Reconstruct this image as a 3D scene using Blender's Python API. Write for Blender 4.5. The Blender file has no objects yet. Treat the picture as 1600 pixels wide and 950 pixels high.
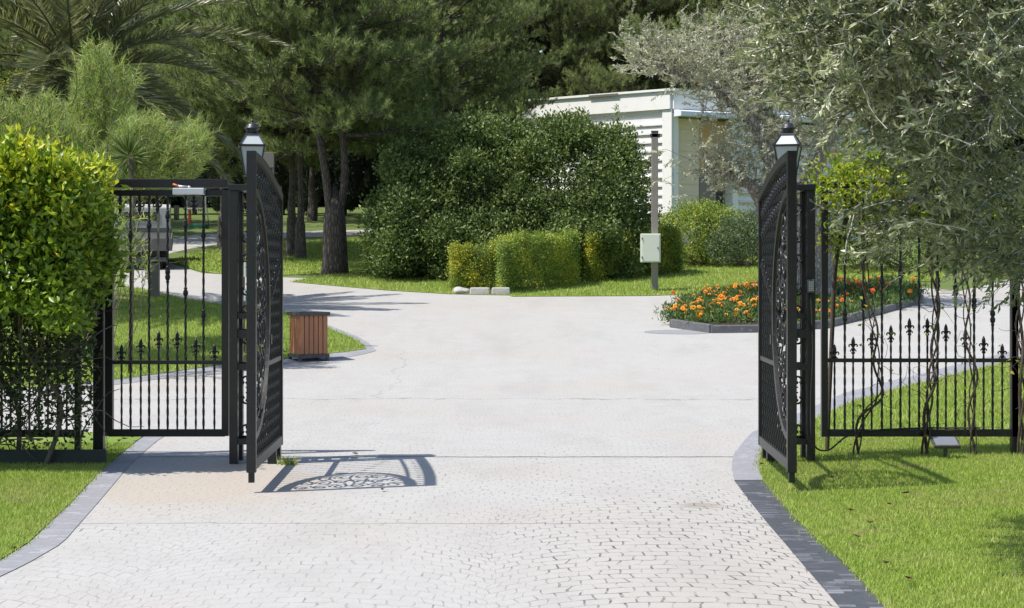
import bpy, bmesh, math, random
import numpy as np
from mathutils import Vector, Matrix

SC = bpy.context.scene
COL = SC.collection
# ------------------------------------------------------------------ camera, sky, sun, exposure
F, H, HY = 2755.0, 1.5, 430.0          # focal length in photo pixels, eye height, horizon row
cam = bpy.data.objects.new('camera', bpy.data.cameras.new('camera'))
COL.objects.link(cam)
cam.location = (0, 0, H)
cam.rotation_euler = (math.radians(90), 0, 0)
cam.data.sensor_width = 36.0
cam.data.lens = 36.0 * F / 1600.0
cam.data.shift_y = -45.0 / 1600.0
cam.data.clip_start = 0.1
cam.data.clip_end = 2000
SC.camera = cam
SUN_EL, SUN_AZ = math.radians(61), math.radians(20)     # from the left, a little from behind the camera
to_sun = Vector((-math.cos(SUN_EL) * math.cos(SUN_AZ), -math.cos(SUN_EL) * math.sin(SUN_AZ), math.sin(SUN_EL)))
W = bpy.data.worlds.new('World'); SC.world = W; W.use_nodes = True
wn = W.node_tree.nodes
sky = wn.new('ShaderNodeTexSky'); sky.sky_type = 'NISHITA'; sky.sun_disc = False
sky.sun_elevation = SUN_EL
sky.sun_rotation = math.atan2(to_sun.x, to_sun.y)
W.node_tree.links.new(sky.outputs[0], wn['Background'].inputs[0])
wn['Background'].inputs[1].default_value = 0.13
sl = bpy.data.lights.new('sun', 'SUN'); sl.energy = 4.8; sl.angle = math.radians(0.53); sl.color = (1.0, 0.955, 0.89)
sun = bpy.data.objects.new('sun', sl); COL.objects.link(sun)
sun.rotation_euler = (-to_sun).to_track_quat('-Z', 'Y').to_euler()
sun.location = (-10, -5, 30)
SC.view_settings.view_transform = 'Standard'
SC.view_settings.look = 'None'
SC.view_settings.exposure = 0.50
SC.view_settings.gamma = 1.0
SC.view_settings.use_curve_mapping = False
SC.render.engine = 'CYCLES'
SC.cycles.max_bounces = 6
SC.cycles.transparent_max_bounces = 4

# ------------------------------------------------------------------ terrain and projection helpers
def zt(y):
    y = min(y, 130.0)
    return 0.078 * 2.0 * math.log1p(math.exp((y - 23.5) / 2.0))
def ztn(y):
    return 0.156 * np.log1p(np.exp((np.minimum(y, 130.0) - 23.5) / 2.0))
def gp(px, py):
    """point of the terrain seen at photo pixel px, py"""
    lo, hi = 3.0, 125.0
    for _ in range(60):
        m = (lo + hi) / 2
        if HY + F * (H - zt(m)) / m > py: lo = m
        else: hi = m
    return ((px - 800) / F * lo, lo)
def at(px, py, y):
    return Vector(((px - 800) / F * y, y, H + (HY - py) / F * y))

# ------------------------------------------------------------------ object helpers
def tag(o, label=None, cat=None, group=None, kind=None):
    if label: o['label'] = label
    if cat: o['category'] = cat
    if group: o['group'] = group
    if kind: o['kind'] = kind
    return o
def thing(name, loc, label, cat, group=None, rz=0.0):
    o = bpy.data.objects.new(name, None); COL.objects.link(o)
    o.location = loc; o.rotation_euler = (0, 0, rz); o.empty_display_size = 0.2
    return tag(o, label, cat, group)
def wmat(o):
    m = Matrix.Translation(o.location) @ o.rotation_euler.to_matrix().to_4x4()
    return wmat(o.parent) @ m if o.parent else m
def copy_tree(o, parent=None):
    c = o.copy(); COL.objects.link(c); c.parent = parent
    for k in o.children: copy_tree(k, c)
    return c
def link_mesh(name, me, parent=None):
    o = bpy.data.objects.new(name, me); COL.objects.link(o)
    if parent is not None: o.parent = parent
    return o

class MB:
    """collects shapes (world coordinates) and links them as ONE mesh"""
    def __init__(s): s.v = []; s.f = []; s.sm = []
    def add(s, vs, fs, smooth=False):
        b = len(s.v); s.v += [tuple(v) for v in vs]
        s.f += [tuple(i + b for i in f) for f in fs]; s.sm += [smooth] * len(fs)
        return s
    def box(s, x0, x1, y0, y1, z0, z1):
        return s.add([(x0,y0,z0),(x1,y0,z0),(x1,y1,z0),(x0,y1,z0),(x0,y0,z1),(x1,y0,z1),(x1,y1,z1),(x0,y1,z1)],
              [(0,3,2,1),(4,5,6,7),(0,1,5,4),(1,2,6,5),(2,3,7,6),(3,0,4,7)])
    def hexa(s, p):                      # eight corners, bottom ring then top ring
        return s.add(p, [(0,3,2,1),(4,5,6,7),(0,1,5,4),(1,2,6,5),(2,3,7,6),(3,0,4,7)])
    def tube(s, pts, r, n=6, smooth=True, flat=1.0, caps=True):
        pts = [Vector(p) for p in pts]; m = len(pts)
        rs = r if isinstance(r, (list, tuple)) else [r] * m
        vs = []; up = None
        for i, p in enumerate(pts):
            t = (pts[min(i+1, m-1)] - pts[max(i-1, 0)])
            t = t.normalized() if t.length > 1e-9 else Vector((0,0,1))
            if up is None:
                up = Vector((0,1,0)) if abs(t.y) < 0.9 else Vector((1,0,0))
            a = t.cross(up)
            if a.length < 1e-6: a = t.cross(Vector((1,0.3,0.1)))
            a.normalize(); b = a.cross(t).normalized(); up = b
            for k in range(n):
                an = 2 * math.pi * (k + .5) / n
                vs.append(p + a * math.cos(an) * rs[i] + b * math.sin(an) * rs[i] * flat)
        fs = [(i*n+k, i*n+(k+1)%n, (i+1)*n+(k+1)%n, (i+1)*n+k) for i in range(m-1) for k in range(n)]
        if caps: fs += [tuple(range(n-1, -1, -1)), tuple(range((m-1)*n, m*n))]
        return s.add(vs, fs, smooth)
    def lathe(s, c, prof, n=8, smooth=True, rot=0.0):
        vs = []
        for (r, z) in prof:
            for k in range(n):
                a = 2*math.pi*(k+.5)/n + rot
                vs.append((c[0]+r*math.cos(a), c[1]+r*math.sin(a), c[2]+z))
        m = len(prof)
        fs = [(i*n+k, i*n+(k+1)%n, (i+1)*n+(k+1)%n, (i+1)*n+k) for i in range(m-1) for k in range(n)]
        fs += [tuple(range(n-1, -1, -1)), tuple(range((m-1)*n, m*n))]
        return s.add(vs, fs, smooth)
    def twist(s, x, y, z0, z1, r, pitch=0.09, step=0.022):
        """square bar twisted about its own length"""
        m = max(2, int((z1 - z0) / step)); vs = []
        for i in range(m+1):
            z = z0 + (z1-z0)*i/m
            for k in range(4):
                a = 2*math.pi*(k/4 + (z/pitch)*0.25) 
                vs.append((x+r*math.cos(a), y+r*math.sin(a), z))
        fs = [(i*4+k, i*4+(k+1)%4, (i+1)*4+(k+1)%4, (i+1)*4+k) for i in range(m) for k in range(4)]
        fs += [(3,2,1,0), tuple(range(m*4, m*4+4))]
        return s.add(vs, fs)
    def knot(s, x, y, z, r=0.02, h=0.06):
        return s.lathe((x, y, z), [(r*.45,-h),(r*.8,-h*.8),(r*.5,-h*.62),(r,-h*.25),(r*1.05,0),(r,h*.25),(r*.5,h*.62),(r*.8,h*.8),(r*.45,h)], 8)
    def mesh(s, name, m, org=None):
        me = bpy.data.meshes.new(name)
        v = s.v
        if org is not None: v = [org @ Vector(p) for p in v]
        me.from_pydata(v, [], s.f)
        me.polygons.foreach_set('use_smooth', s.sm)
        me.materials.append(m); me.update()
        return me
    def build(s, name, m, parent=None, bevel=0.0):
        org = wmat(parent).inverted() if parent is not None else None
        o = link_mesh(name, s.mesh(name, m, org), parent)
        if bevel:
            b = o.modifiers.new('bevel', 'BEVEL'); b.width = bevel; b.segments = 2; b.limit_method = 'ANGLE'
        return o
def one(name, mb, m, label, cat, group=None, loc=None, bevel=0.0):
    """a thing that is one mesh; its origin at loc"""
    org = Matrix.Translation(-Vector(loc)) if loc is not None else None
    o = link_mesh(name, mb.mesh(name, m, org))
    if loc is not None: o.location = loc
    if bevel:
        b = o.modifiers.new('bevel', 'BEVEL'); b.width = bevel; b.segments = 2; b.limit_method = 'ANGLE'
    return tag(o, label, cat, group)

# ------------------------------------------------------------------ materials
class N:
    def __init__(s, name):
        s.m = bpy.data.materials.new(name); s.m.use_nodes = True
        s.t = s.m.node_tree; s.p = s.t.nodes['Principled BSDF']; s.out = s.t.nodes['Material Output']
    def n(s, typ, **kw):
        x = s.t.nodes.new('ShaderNode' + typ)
        for k, v in kw.items():
            if k[0] == '_': setattr(x, k[1:], v)
            else:
                key = k.replace('__', ' ')
                x.inputs[key].default_value = v
        return x
    def l(s, a, b): s.t.links.new(a, b)
    def mix(s, f, a, b, bt='MIX'):
        x = s.t.nodes.new('ShaderNodeMix'); x.data_type = 'RGBA'; x.blend_type = bt
        for i, val in ((0, f), (6, a), (7, b)):
            if hasattr(val, 'is_output'): s.l(val, x.inputs[i])
            elif i == 0: x.inputs[0].default_value = val
            else: x.inputs[i].default_value = (*val, 1) if len(val) == 3 else val
        return x.outputs[2]
    def math(s, op, a, b=None, c=None):
        x = s.t.nodes.new('ShaderNodeMath'); x.operation = op
        for i, val in enumerate((a, b, c)):
            if val is None: continue
            if hasattr(val, 'is_output'): s.l(val, x.inputs[i])
            else: x.inputs[i].default_value = val
        return x.outputs[0]
    def ramp(s, fac, stops):
        x = s.t.nodes.new('ShaderNodeValToRGB'); e = x.color_ramp.elements
        while len(e) < len(stops): e.new(0.5)
        for k, (p, c) in enumerate(stops):
            e[k].position = p; e[k].color = (*c, 1) if len(c) == 3 else c
        s.l(fac, x.inputs[0]); return x.outputs[0]
    def pos(s): return s.t.nodes.new('ShaderNodeNewGeometry').outputs['Position']
    def noise(s, vec, scale, detail=4, rough=.55, dist=0.0):
        x = s.n('TexNoise', Scale=scale, Detail=detail, Roughness=rough, Distortion=dist)
        if vec is not None: s.l(vec, x.inputs['Vector'])
        return x.outputs['Fac']
    def scaled(s, vec, sc):
        x = s.t.nodes.new('ShaderNodeMapping'); x.inputs['Scale'].default_value = sc
        s.l(vec, x.inputs['Vector']); return x.outputs[0]
    def bump(s, h, strength=.3, dist=.01):
        x = s.n('Bump', Strength=strength, Distance=dist); s.l(h, x.inputs['Height'])
        s.l(x.outputs[0], s.p.inputs['Normal'])

def simple(name, c, rough=.5, var=.12, scale=8, metal=0.0, spec=.5, bump=0.0, stretch=(1,1,1), dirt=None):
    k = N(name); tc = k.n('TexCoord').outputs['Object']
    v = k.scaled(tc, stretch)
    f = k.noise(v, scale, 5)
    lo = tuple(x*(1-var) for x in c); hi = tuple(min(1, x*(1+var)) for x in c)
    col = k.mix(f, lo, hi)
    if dirt:
        f2 = k.noise(v, scale*2.7, 6, .7)
        col = k.mix(k.ramp(f2, [(.56,(0,0,0)),(.72,(1,1,1))]), col, dirt)
    k.l(col, k.p.inputs['Base Color'])
    k.p.inputs['Roughness'].default_value = rough; k.p.inputs['Metallic'].default_value = metal
    k.p.inputs['Specular IOR Level'].default_value = spec
    if bump: k.bump(k.noise(v, scale*4, 5), bump, .01)
    return k.m

def leafmat(name, stops, rough=.5, trans=.3, spec=.4):
    k = N(name)
    a = k.n('Attribute', _attribute_name='tint')
    col = k.ramp(a.outputs['Fac'], stops)
    k.l(col, k.p.inputs['Base Color']); k.p.inputs['Roughness'].default_value = rough
    k.p.inputs['Specular IOR Level'].default_value = spec
    tr = k.n('BsdfTranslucent'); k.l(k.mix(1.0, col, (1.15, 1.2, .7), 'MULTIPLY'), tr.inputs[0])
    mx = k.n('MixShader', Fac=trans)
    k.l(k.p.outputs[0], mx.inputs[1]); k.l(tr.outputs[0], mx.inputs[2]); k.l(mx.outputs[0], k.out.inputs[0])
    return k.m

def barkmat(name, c1, c2, sx=14, sz=3, bump=.8):
    k = N(name); tc = k.n('TexCoord').outputs['Object']
    v = k.scaled(tc, (sx, sx, sz))
    f = k.noise(v, 1.0, 6, .65, .6)
    vo = k.n('TexVoronoi', Scale=1.9, _feature='DISTANCE_TO_EDGE'); k.l(v, vo.inputs['Vector'])
    e = k.ramp(vo.outputs['Distance'], [(0,(0,0,0)),(.25,(1,1,1))])
    col = k.mix(k.math('MULTIPLY', f, 1.0), c1, c2)
    col = k.mix(e, tuple(x*.6 for x in c1), col)
    k.l(col, k.p.inputs['Base Color']); k.p.inputs['Roughness'].default_value = .85
    k.bump(k.mix(.5, f, e), bump, .03)
    return k.m

M = {}
M['iron'] = simple('black_iron', (.007,.007,.0075), .36, .3, 14, spec=.42, bump=.12, dirt=(.022,.021,.02))
M['iron_dull'] = simple('dusty_iron', (.014,.0135,.013), .42, .3, 10, spec=.5, bump=.15, dirt=(.05,.048,.045))
M['lampblack'] = simple('lamp_metal', (.02,.022,.027), .4, .2, 20)
M['frost'] = simple('frosted_glass', (.42,.45,.46), .3, .04, 5, spec=.5)
M['alu'] = simple('aluminium', (.55,.56,.57), .38, .08, 12, metal=.6)
M['greyplastic'] = simple('grey_plastic', (.09,.09,.09), .5, .1, 20)
M['keys'] = simple('pale_keys', (.5,.5,.48), .5, .05, 20)
M['copper'] = simple('orange_cap', (.5,.14,.04), .45, .1, 20)
M['greenboard'] = simple('green_timber', (.022,.032,.026), .7, .3, 6, bump=.3)
M['wood'] = simple('oiled_wood', (.36,.145,.065), .5, .35, 5, stretch=(6,6,.7), bump=.15)
M['darkmetal'] = simple('dark_steel', (.05,.047,.045), .5, .25, 12, bump=.1, dirt=(.16,.15,.14))
M['steelsheet'] = simple('steel_sheet', (.42,.43,.44), .35, .15, 5, metal=.7)
M['polegrey'] = simple('brown_grey_paint', (.14,.128,.112), .5, .12, 6)
M['polelight'] = simple('grey_brown_paint', (.225,.205,.18), .5, .14, 6, dirt=(.15,.135,.12))
M['boxwhite'] = simple('cream_enamel', (.60,.64,.55), .4, .05, 4)
M['boxdark'] = simple('dark_gasket', (.03,.03,.03), .6, .1, 4)
M['brownpost'] = simple('red_brown_timber', (.12,.05,.035), .6, .2, 5, stretch=(6,6,1))
M['whitewall'] = simple('white_painted_boards', (.80,.79,.775), .55, .05, 1.3, bump=.06, dirt=(.66,.64,.58))
M['whitetrim'] = simple('white_trim', (.80,.79,.76), .5, .04, 2, dirt=(.68,.66,.6))
M['beige'] = simple('beige_boards', (.74,.62,.46), .6, .12, 2, stretch=(1,1,5), bump=.1)
M['soffit'] = simple('orange_wood', (.55,.36,.17), .55, .18, 3, stretch=(1,1,6))
M['awning'] = simple('canopy_sheet', (.70,.74,.82), .5, .05, 2)  # white canopy; its bluish shade is put into the colour
M['glassdark'] = simple('dark_glass', (.03,.035,.04), .06, .1, 2, spec=.9)
M['truckwhite'] = simple('truck_white', (.40,.40,.385), .4, .1, 4, dirt=(.33,.31,.28))
M['truckgrey'] = simple('truck_grey', (.085,.085,.083), .5, .2, 6, dirt=(.15,.145,.135))
M['rubber'] = simple('rubber', (.02,.02,.02), .8, .2, 10)
M['taillight'] = simple('red_lens', (.45,.02,.02), .25, .1, 10)
M['plate'] = simple('number_plate', (.6,.6,.58), .4, .05, 10)
M['redpole'] = simple('orange_red_paint', (.55,.075,.03), .45, .08, 5)
M['greenpaint'] = simple('green_paint', (.03,.17,.09), .5, .1, 5)
M['clearboard'] = simple('grey_board', (.075,.08,.075), .25, .1, 5)
M['stone_white'] = simple('white_stone', (.38,.365,.34), .8, .2, 6, bump=.6, dirt=(.3,.28,.25))
M['stone_edge'] = simple('slate_edging', (.10,.10,.105), .55, .45, 5, bump=.5, dirt=(.24,.24,.25))
M['soil'] = simple('soil', (.045,.032,.022), .95, .4, 9, bump=.9)
M['bark_pine'] = barkmat('pine_bark', (.075,.058,.048), (.16,.13,.11), 9, 2.2, 1.0)
M['bark_olive'] = barkmat('olive_bark', (.24,.22,.19), (.45,.42,.37), 8, 3, 1.0)
M['bark_palm'] = barkmat('palm_bark', (.09,.07,.05), (.2,.17,.13), 10, 10, 1.0)
M['twig'] = simple('dry_twig', (.115,.092,.07), .8, .35, 20)
M['olivetwig'] = simple('grey_twig', (.40,.375,.33), .8, .25, 20)
M['vine'] = simple('vine_stem', (.065,.045,.034), .8, .35, 14, bump=.4)
M['dryleaf'] = simple('dry_leaf', (.10,.045,.022), .7, .4, 30)
M['petal'] = simple('orange_petals', (.85,.27,.012), .55, .2, 30)
M['petal_red'] = simple('deep_orange_petals', (.75,.13,.012), .55, .2, 30)
M['petal_yellow'] = simple('amber_petals', (.90,.40,.02), .55, .15, 30)
M['flowereye'] = simple('flower_eye', (.28,.10,.01), .8, .2, 30)
M['hedgeleaf'] = leafmat('glossy_hedge_leaf', [(0,(.085,.15,.018)),(.5,(.19,.29,.028)),(1,(.31,.41,.04))], .4, .3)
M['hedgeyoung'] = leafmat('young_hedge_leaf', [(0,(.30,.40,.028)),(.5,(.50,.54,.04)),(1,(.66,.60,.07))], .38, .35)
M['hedgedark'] = leafmat('shaded_hedge_leaf', [(0,(.03,.05,.016)),(.6,(.06,.09,.025)),(1,(.12,.13,.065))], .5, .2)  # shade low in the hedge put into a darker leaf colour
M['bushleaf'] = leafmat('broad_bush_leaf', [(0,(.065,.095,.028)),(.55,(.145,.20,.06)),(1,(.30,.36,.12))], .45, .25, .3)
M['boxleaf'] = leafmat('small_clipped_leaf', [(0,(.12,.19,.035)),(.45,(.24,.33,.06)),(.75,(.40,.44,.06)),(1,(.6,.54,.05))], .5, .25)
M['goldleaf'] = leafmat('golden_clipped_leaf', [(0,(.11,.17,.03)),(.45,(.24,.31,.05)),(1,(.66,.56,.05))], .5, .25)
M['greyshrub'] = leafmat('grey_shrub_leaf', [(0,(.08,.12,.06)),(.6,(.15,.2,.10)),(1,(.24,.29,.15))], .55, .2)
M['oliveleaf'] = leafmat('olive_leaf', [(0,(.085,.105,.05)),(.45,(.19,.22,.105)),(.8,(.33,.36,.20)),(1,(.47,.49,.33))], .32, .25, .5)
M['olivepale'] = leafmat('pale_olive_leaf', [(0,(.25,.25,.175)),(.5,(.43,.43,.32)),(1,(.62,.61,.5))], .5, .3)
M['pineneedle'] = leafmat('pine_needle', [(0,(.06,.082,.034)),(.55,(.145,.19,.07)),(1,(.30,.35,.13))], .55, .28)
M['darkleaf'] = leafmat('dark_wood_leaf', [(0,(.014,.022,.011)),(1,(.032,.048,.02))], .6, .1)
M['cypress'] = leafmat('cypress_leaf', [(0,(.018,.028,.016)),(1,(.045,.065,.034))], .6, .1)
M['palmleaf'] = leafmat('palm_leaflet', [(0,(.09,.105,.055)),(.6,(.20,.215,.11)),(1,(.40,.38,.21))], .32, .25)
M['tamarisk'] = leafmat('feathery_leaf', [(0,(.15,.195,.06)),(.5,(.26,.325,.10)),(.96,(.40,.48,.14)),(1,(.45,.28,.2))], .6, .35)
M['vineleaf'] = leafmat('vine_leaf', [(0,(.12,.2,.025)),(.5,(.3,.38,.035)),(.88,(.55,.5,.05)),(1,(.6,.25,.07))], .45, .35)
M['flowerleaf'] = leafmat('bed_leaf', [(0,(.05,.1,.025)),(.6,(.1,.17,.04)),(1,(.17,.25,.07))], .5, .25)
def grassmat():
    k = N('grass_blade'); a = k.n('Attribute', _attribute_name='tint')
    col = k.ramp(a.outputs['Fac'], [(0,(.20,.265,.04)),(.5,(.32,.42,.07)),(.85,(.44,.52,.11)),(1,(.50,.45,.22))])
    p = k.pos()
    dry = k.ramp(k.noise(p, 1.1, 5, .65), [(.47,(0,0,0)),(.72,(1,1,1))])
    col = k.mix(k.math('MULTIPLY', dry, .62), col, (.45,.43,.15))
    bare = k.ramp(k.noise(p, 2.3, 5, .65, .4), [(.58,(0,0,0)),(.68,(1,1,1))])
    col = k.mix(k.math('MULTIPLY', bare, .7), col, (.40,.32,.17))
    k.l(col, k.p.inputs['Base Color']); k.p.inputs['Roughness'].default_value = .5; k.p.inputs['Specular IOR Level'].default_value = .3
    tr = k.n('BsdfTranslucent'); k.l(col, tr.inputs[0]); mx = k.n('MixShader', Fac=.35)
    k.l(k.p.outputs[0], mx.inputs[1]); k.l(tr.outputs[0], mx.inputs[2]); k.l(mx.outputs[0], k.out.inputs[0])
    return k.m
M['grass'] = grassmat()
def lawnmat(name, g1, g2, g3):
    k = N(name); p = k.pos()
    f = k.noise(p, 26, 4, .7); big = k.noise(p, .8, 4, .6)
    col = k.mix(f, g1, g2)
    col = k.mix(k.ramp(big, [(.5,(0,0,0)),(.78,(.7,.7,.7))]), col, g3)
    spk = k.noise(p, 160, 2, .5)
    col = k.mix(k.ramp(spk, [(.45,(0,0,0)),(.65,(.6,.6,.6))]), col, tuple(x*.5 for x in g1))
    k.l(col, k.p.inputs['Base Color']); k.p.inputs['Roughness'].default_value = .85
    k.bump(k.noise(p, 60, 4), .6, .02)
    return k.m
M['lawn'] = lawnmat('lawn_sod', (.11,.18,.018), (.19,.275,.028), (.29,.285,.09))
M['ground'] = lawnmat('rough_ground', (.07,.115,.018), (.115,.165,.025), (.17,.15,.07))
def pavemat():
    """stamped concrete in fan-shaped cobbles, whitened, joints worn faint except near the right edge"""
    k = N('stamped_concrete'); p = k.pos()
    sp = k.n('SeparateXYZ'); k.l(p, sp.inputs[0]); X, Y, Z = sp.outputs
    wob = k.noise(p, 1.3, 3)
    xs = k.math('ADD', X, k.math('MULTIPLY', wob, .22)); wob2 = k.noise(p, 4.5, 3)
    u_ = k.math('MULTIPLY', k.math('SUBTRACT', k.math('FRACT', k.math('DIVIDE', xs, 1.75)), .5), 1.75)
    arc = k.math('SQRT', k.math('SUBTRACT', 1.10, k.math('MULTIPLY', u_, u_)))
    sarc = k.math('ARCSINE', k.math('DIVIDE', u_, 1.049))
    yy = k.math('SUBTRACT', k.math('ADD', Y, k.math('ADD', k.math('MULTIPLY', wob, .16), k.math('MULTIPLY', wob2, .05))), arc)
    cv = k.n('CombineXYZ'); k.l(k.math('ADD', sarc, k.math('MULTIPLY', k.noise(p, 5, 2), .035)), cv.inputs[0]); k.l(yy, cv.inputs[1])
    br = k.n('TexBrick', Scale=1.0, Mortar__Size=.0065, Mortar__Smooth=.4, Brick__Width=.118, Row__Height=.132)
    br.offset = .5; k.l(cv.outputs[0], br.inputs['Vector'])
    br.inputs['Color1'].default_value = (.42,.42,.42,1); br.inputs['Color2'].default_value = (.58,.58,.58,1)
    joint = br.outputs['Fac']
    n1 = k.noise(p, 1.7, 5, .6); n2 = k.noise(p, 7.0, 5, .65); n3 = k.noise(p, .35, 3)
    # worn patches of joints; the least worn lie toward the right front edge
    dx = k.math('SUBTRACT', X, 1.75); dy = k.math('MULTIPLY', k.math('SUBTRACT', Y, 9.3), .55)
    dd = k.math('SQRT', k.math('ADD', k.math('MULTIPLY', dx, dx), k.math('MULTIPLY', dy, dy)))
    near = k.n('MapRange', From__Min=0.2, From__Max=2.3, To__Min=.30, To__Max=.0); k.l(dd, near.inputs['Value'])
    wear = k.n('MapRange', From__Min=.50, From__Max=.70, To__Min=.07, To__Max=1)
    k.l(k.math('ADD', k.math('ADD', k.math('MULTIPLY', n1, .5), k.math('MULTIPLY', n2, .5)), near.outputs[0]), wear.inputs['Value'])
    far = k.n('MapRange', From__Min=13.0, From__Max=24.0, To__Min=1.0, To__Max=.65); k.l(Y, far.inputs['Value'])
    dash = k.ramp(k.noise(p, 6.5, 2, .5), [(.40,(0,0,0)),(.56,(1,1,1))])
    jm = k.math('MULTIPLY', joint, k.math('MULTIPLY', k.math('MULTIPLY', wear.outputs[0], dash), far.outputs[0]))
    col = k.mix(n1, (.345,.335,.320), (.415,.406,.391))
    col = k.mix(k.ramp(n3, [(.47,(0,0,0)),(.62,(1,1,1))]), col, (.375,.358,.333))
    col = k.mix(k.math('MULTIPLY', k.ramp(k.noise(p, 3.1, 6, .7), [(.55,(0,0,0)),(.7,(1,1,1))]), .35), col, (.275,.268,.257))
    col = k.mix(.06, col, br.outputs['Color'], 'OVERLAY')
    # beige rub patches by the left kerb and by the right fan
    col = k.mix(k.math('MULTIPLY', near.outputs[0], 1.3), col, (.35,.32,.28))
    # a rusty stain
    sx = k.math('DIVIDE', k.math('SUBTRACT', X, 1.25), .22); sy = k.math('DIVIDE', k.math('SUBTRACT', Y, 11.45), .16)
    st = k.math('ADD', k.math('ADD', k.math('MULTIPLY', sx, sx), k.math('MULTIPLY', sy, sy)), k.math('MULTIPLY', k.math('SUBTRACT', n2, .5), 2.5))
    col = k.mix(k.ramp(st, [(.2,(.6,.6,.6)),(1,(0,0,0))]), col, (.23,.19,.14))
    col = k.mix(k.math('MULTIPLY', jm, .92), col, (.075,.068,.06))
    bx2 = k.math('DIVIDE', k.math('ADD', X, 2.2), 1.0); by2_ = k.math('DIVIDE', k.math('SUBTRACT', Y, 12.6), 1.6)
    bd = k.math('ADD', k.math('ADD', k.math('MULTIPLY', bx2, bx2), k.math('MULTIPLY', by2_, by2_)), k.math('MULTIPLY', k.math('SUBTRACT', n1, .5), 2.0))
    col = k.mix(k.ramp(bd, [(.3,(.7,.7,.7)),(1.0,(0,0,0))]), col, (.37,.32,.265))
    # straight casting joints and a crack across the drive
    def crack(y0, wd, amp, strength, sc=2.0):
        nz = k.math('MULTIPLY', k.math('SUBTRACT', k.noise(p, sc, 5, .65), .5), amp)
        d = k.math('ABSOLUTE', k.math('SUBTRACT', k.math('ADD', Y, nz), y0))
        return k.math('MULTIPLY', k.math('LESS_THAN', d, k.math('MULTIPLY', wd, k.math('ADD', n2, .2))), strength)
    for (y0, wd, am, stn) in ((14.5, .045, .12, .9), (10.63, .018, .16, .55), (20.8, .04, .9, .5)):
        col = k.mix(crack(y0, wd, am, stn), col, (.085,.08,.07))
    # one wandering crack up the drive, grit, and long pale and dark wear marks
    cx_ = k.math('ABSOLUTE', k.math('ADD', k.math('ADD', X, 1.62), k.math('MULTIPLY', k.math('SUBTRACT', k.noise(p, .5, 5, .6), .5), 1.1)))
    cm = k.math('MULTIPLY', k.math('LESS_THAN', cx_, .007), k.math('MULTIPLY', k.math('GREATER_THAN', Y, 20.8), k.math('LESS_THAN', Y, 27.5)))
    col = k.mix(k.math('MULTIPLY', cm, .4), col, (.085,.08,.07))
    st_ = k.noise(k.scaled(p, (.9,.22,1)), 1.6, 6, .7)
    col = k.mix(k.math('MULTIPLY', k.ramp(st_, [(.48,(0,0,0)),(.7,(1,1,1))]), .30), col, (.26,.245,.225))
    gr = k.noise(p, 55, 3, .7)
    col = k.mix(k.math('MULTIPLY', k.ramp(gr, [(.58,(0,0,0)),(.75,(1,1,1))]), .45), col, (.17,.16,.145))
    k.l(col, k.p.inputs['Base Color']); k.p.inputs['Roughness'].default_value = .62; k.p.inputs['Specular IOR Level'].default_value = .35
    h = k.math('SUBTRACT', k.math('ADD', k.math('MULTIPLY', n2, .6), k.math('MULTIPLY', k.noise(p, 40, 4, .6), .25)), k.math('ADD', k.math('MULTIPLY', jm, .4), k.math('MULTIPLY', joint, .22)))
    k.bump(h, .6, .012)
    return k.m
M['pave'] = pavemat()
def kerbmat(name, c1, c2, light, gloss):
    k = N(name); tc = k.n('UVMap').outputs[0]
    br = k.n('TexBrick', Scale=1.0, Mortar__Size=.004, Brick__Width=.13, Row__Height=.055); br.offset = .37
    br.inputs['Color1'].default_value = (0,0,0,1); br.inputs['Color2'].default_value = (1,1,1,1); br.inputs['Mortar'].default_value = (.3,.3,.3,1)
    k.l(tc, br.inputs['Vector'])
    p = k.pos(); n = k.noise(p, 2.2, 5, .6); n2 = k.noise(p, 14, 4, .6)
    col = k.mix(n2, c1, c2)
    hi = k.math('MULTIPLY', k.ramp(br.outputs['Color'], [(.55,(0,0,0)),(.95,(1,1,1))]), k.ramp(n, [(.42,(0,0,0)),(.6,(1,1,1))]))
    col = k.mix(k.math('MULTIPLY', hi, .8), col, light)
    k.l(col, k.p.inputs['Base Color'])
    k.p.inputs['Roughness'].default_value = gloss
    k.bump(k.math('ADD', n2, br.outputs['Fac']), .5, .006)
    return k.m
M['kerb_dark'] = kerbmat('dark_slate_kerb', (.05,.053,.062), (.085,.088,.10), (.26,.27,.30), .42)  # bluish reflections on the slate painted in as pale bricks
M['kerb_pale'] = kerbmat('weathered_slate_kerb', (.20,.20,.215), (.29,.29,.31), (.36,.36,.38), .55)
# ------------------------------------------------------------------ the setting: ground, drive, kerbs, lawns
YCUTS = [10, 13, 15, 16, 17, 18] + [19 + .5*i for i in range(22)] + [30 + i for i in range(60)] + [95, 100, 110, 120, 130]
def sheet(name, pts, off, m, kind='structure'):
    bm = bmesh.new()
    f = bm.faces.new([bm.verts.new((x, y, 0)) for x, y in pts])
    if f.normal.z < 0 or f.calc_area() == 0: pass
    bm.normal_update()
    if f.normal.z < 0: f.normal_flip()
    bmesh.ops.triangulate(bm, faces=bm.faces[:], ngon_method='EAR_CLIP')
    ys = [p[1] for p in pts]
    for y in YCUTS:
        if min(ys) < y < max(ys):
            bmesh.ops.bisect_plane(bm, geom=bm.verts[:]+bm.edges[:]+bm.faces[:], plane_co=(0,y,0), plane_no=(0,1,0), dist=1e-5)
    for v in bm.verts: v.co.z = zt(v.co.y) + off
    me = bpy.data.meshes.new(name); bm.to_mesh(me); bm.free(); me.materials.append(m)
    return tag(link_mesh(name, me), kind=kind)
sheet('ground', [(-160,-30),(160,-30),(160,420),(-160,420)], 0.0, M['ground'])
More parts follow.
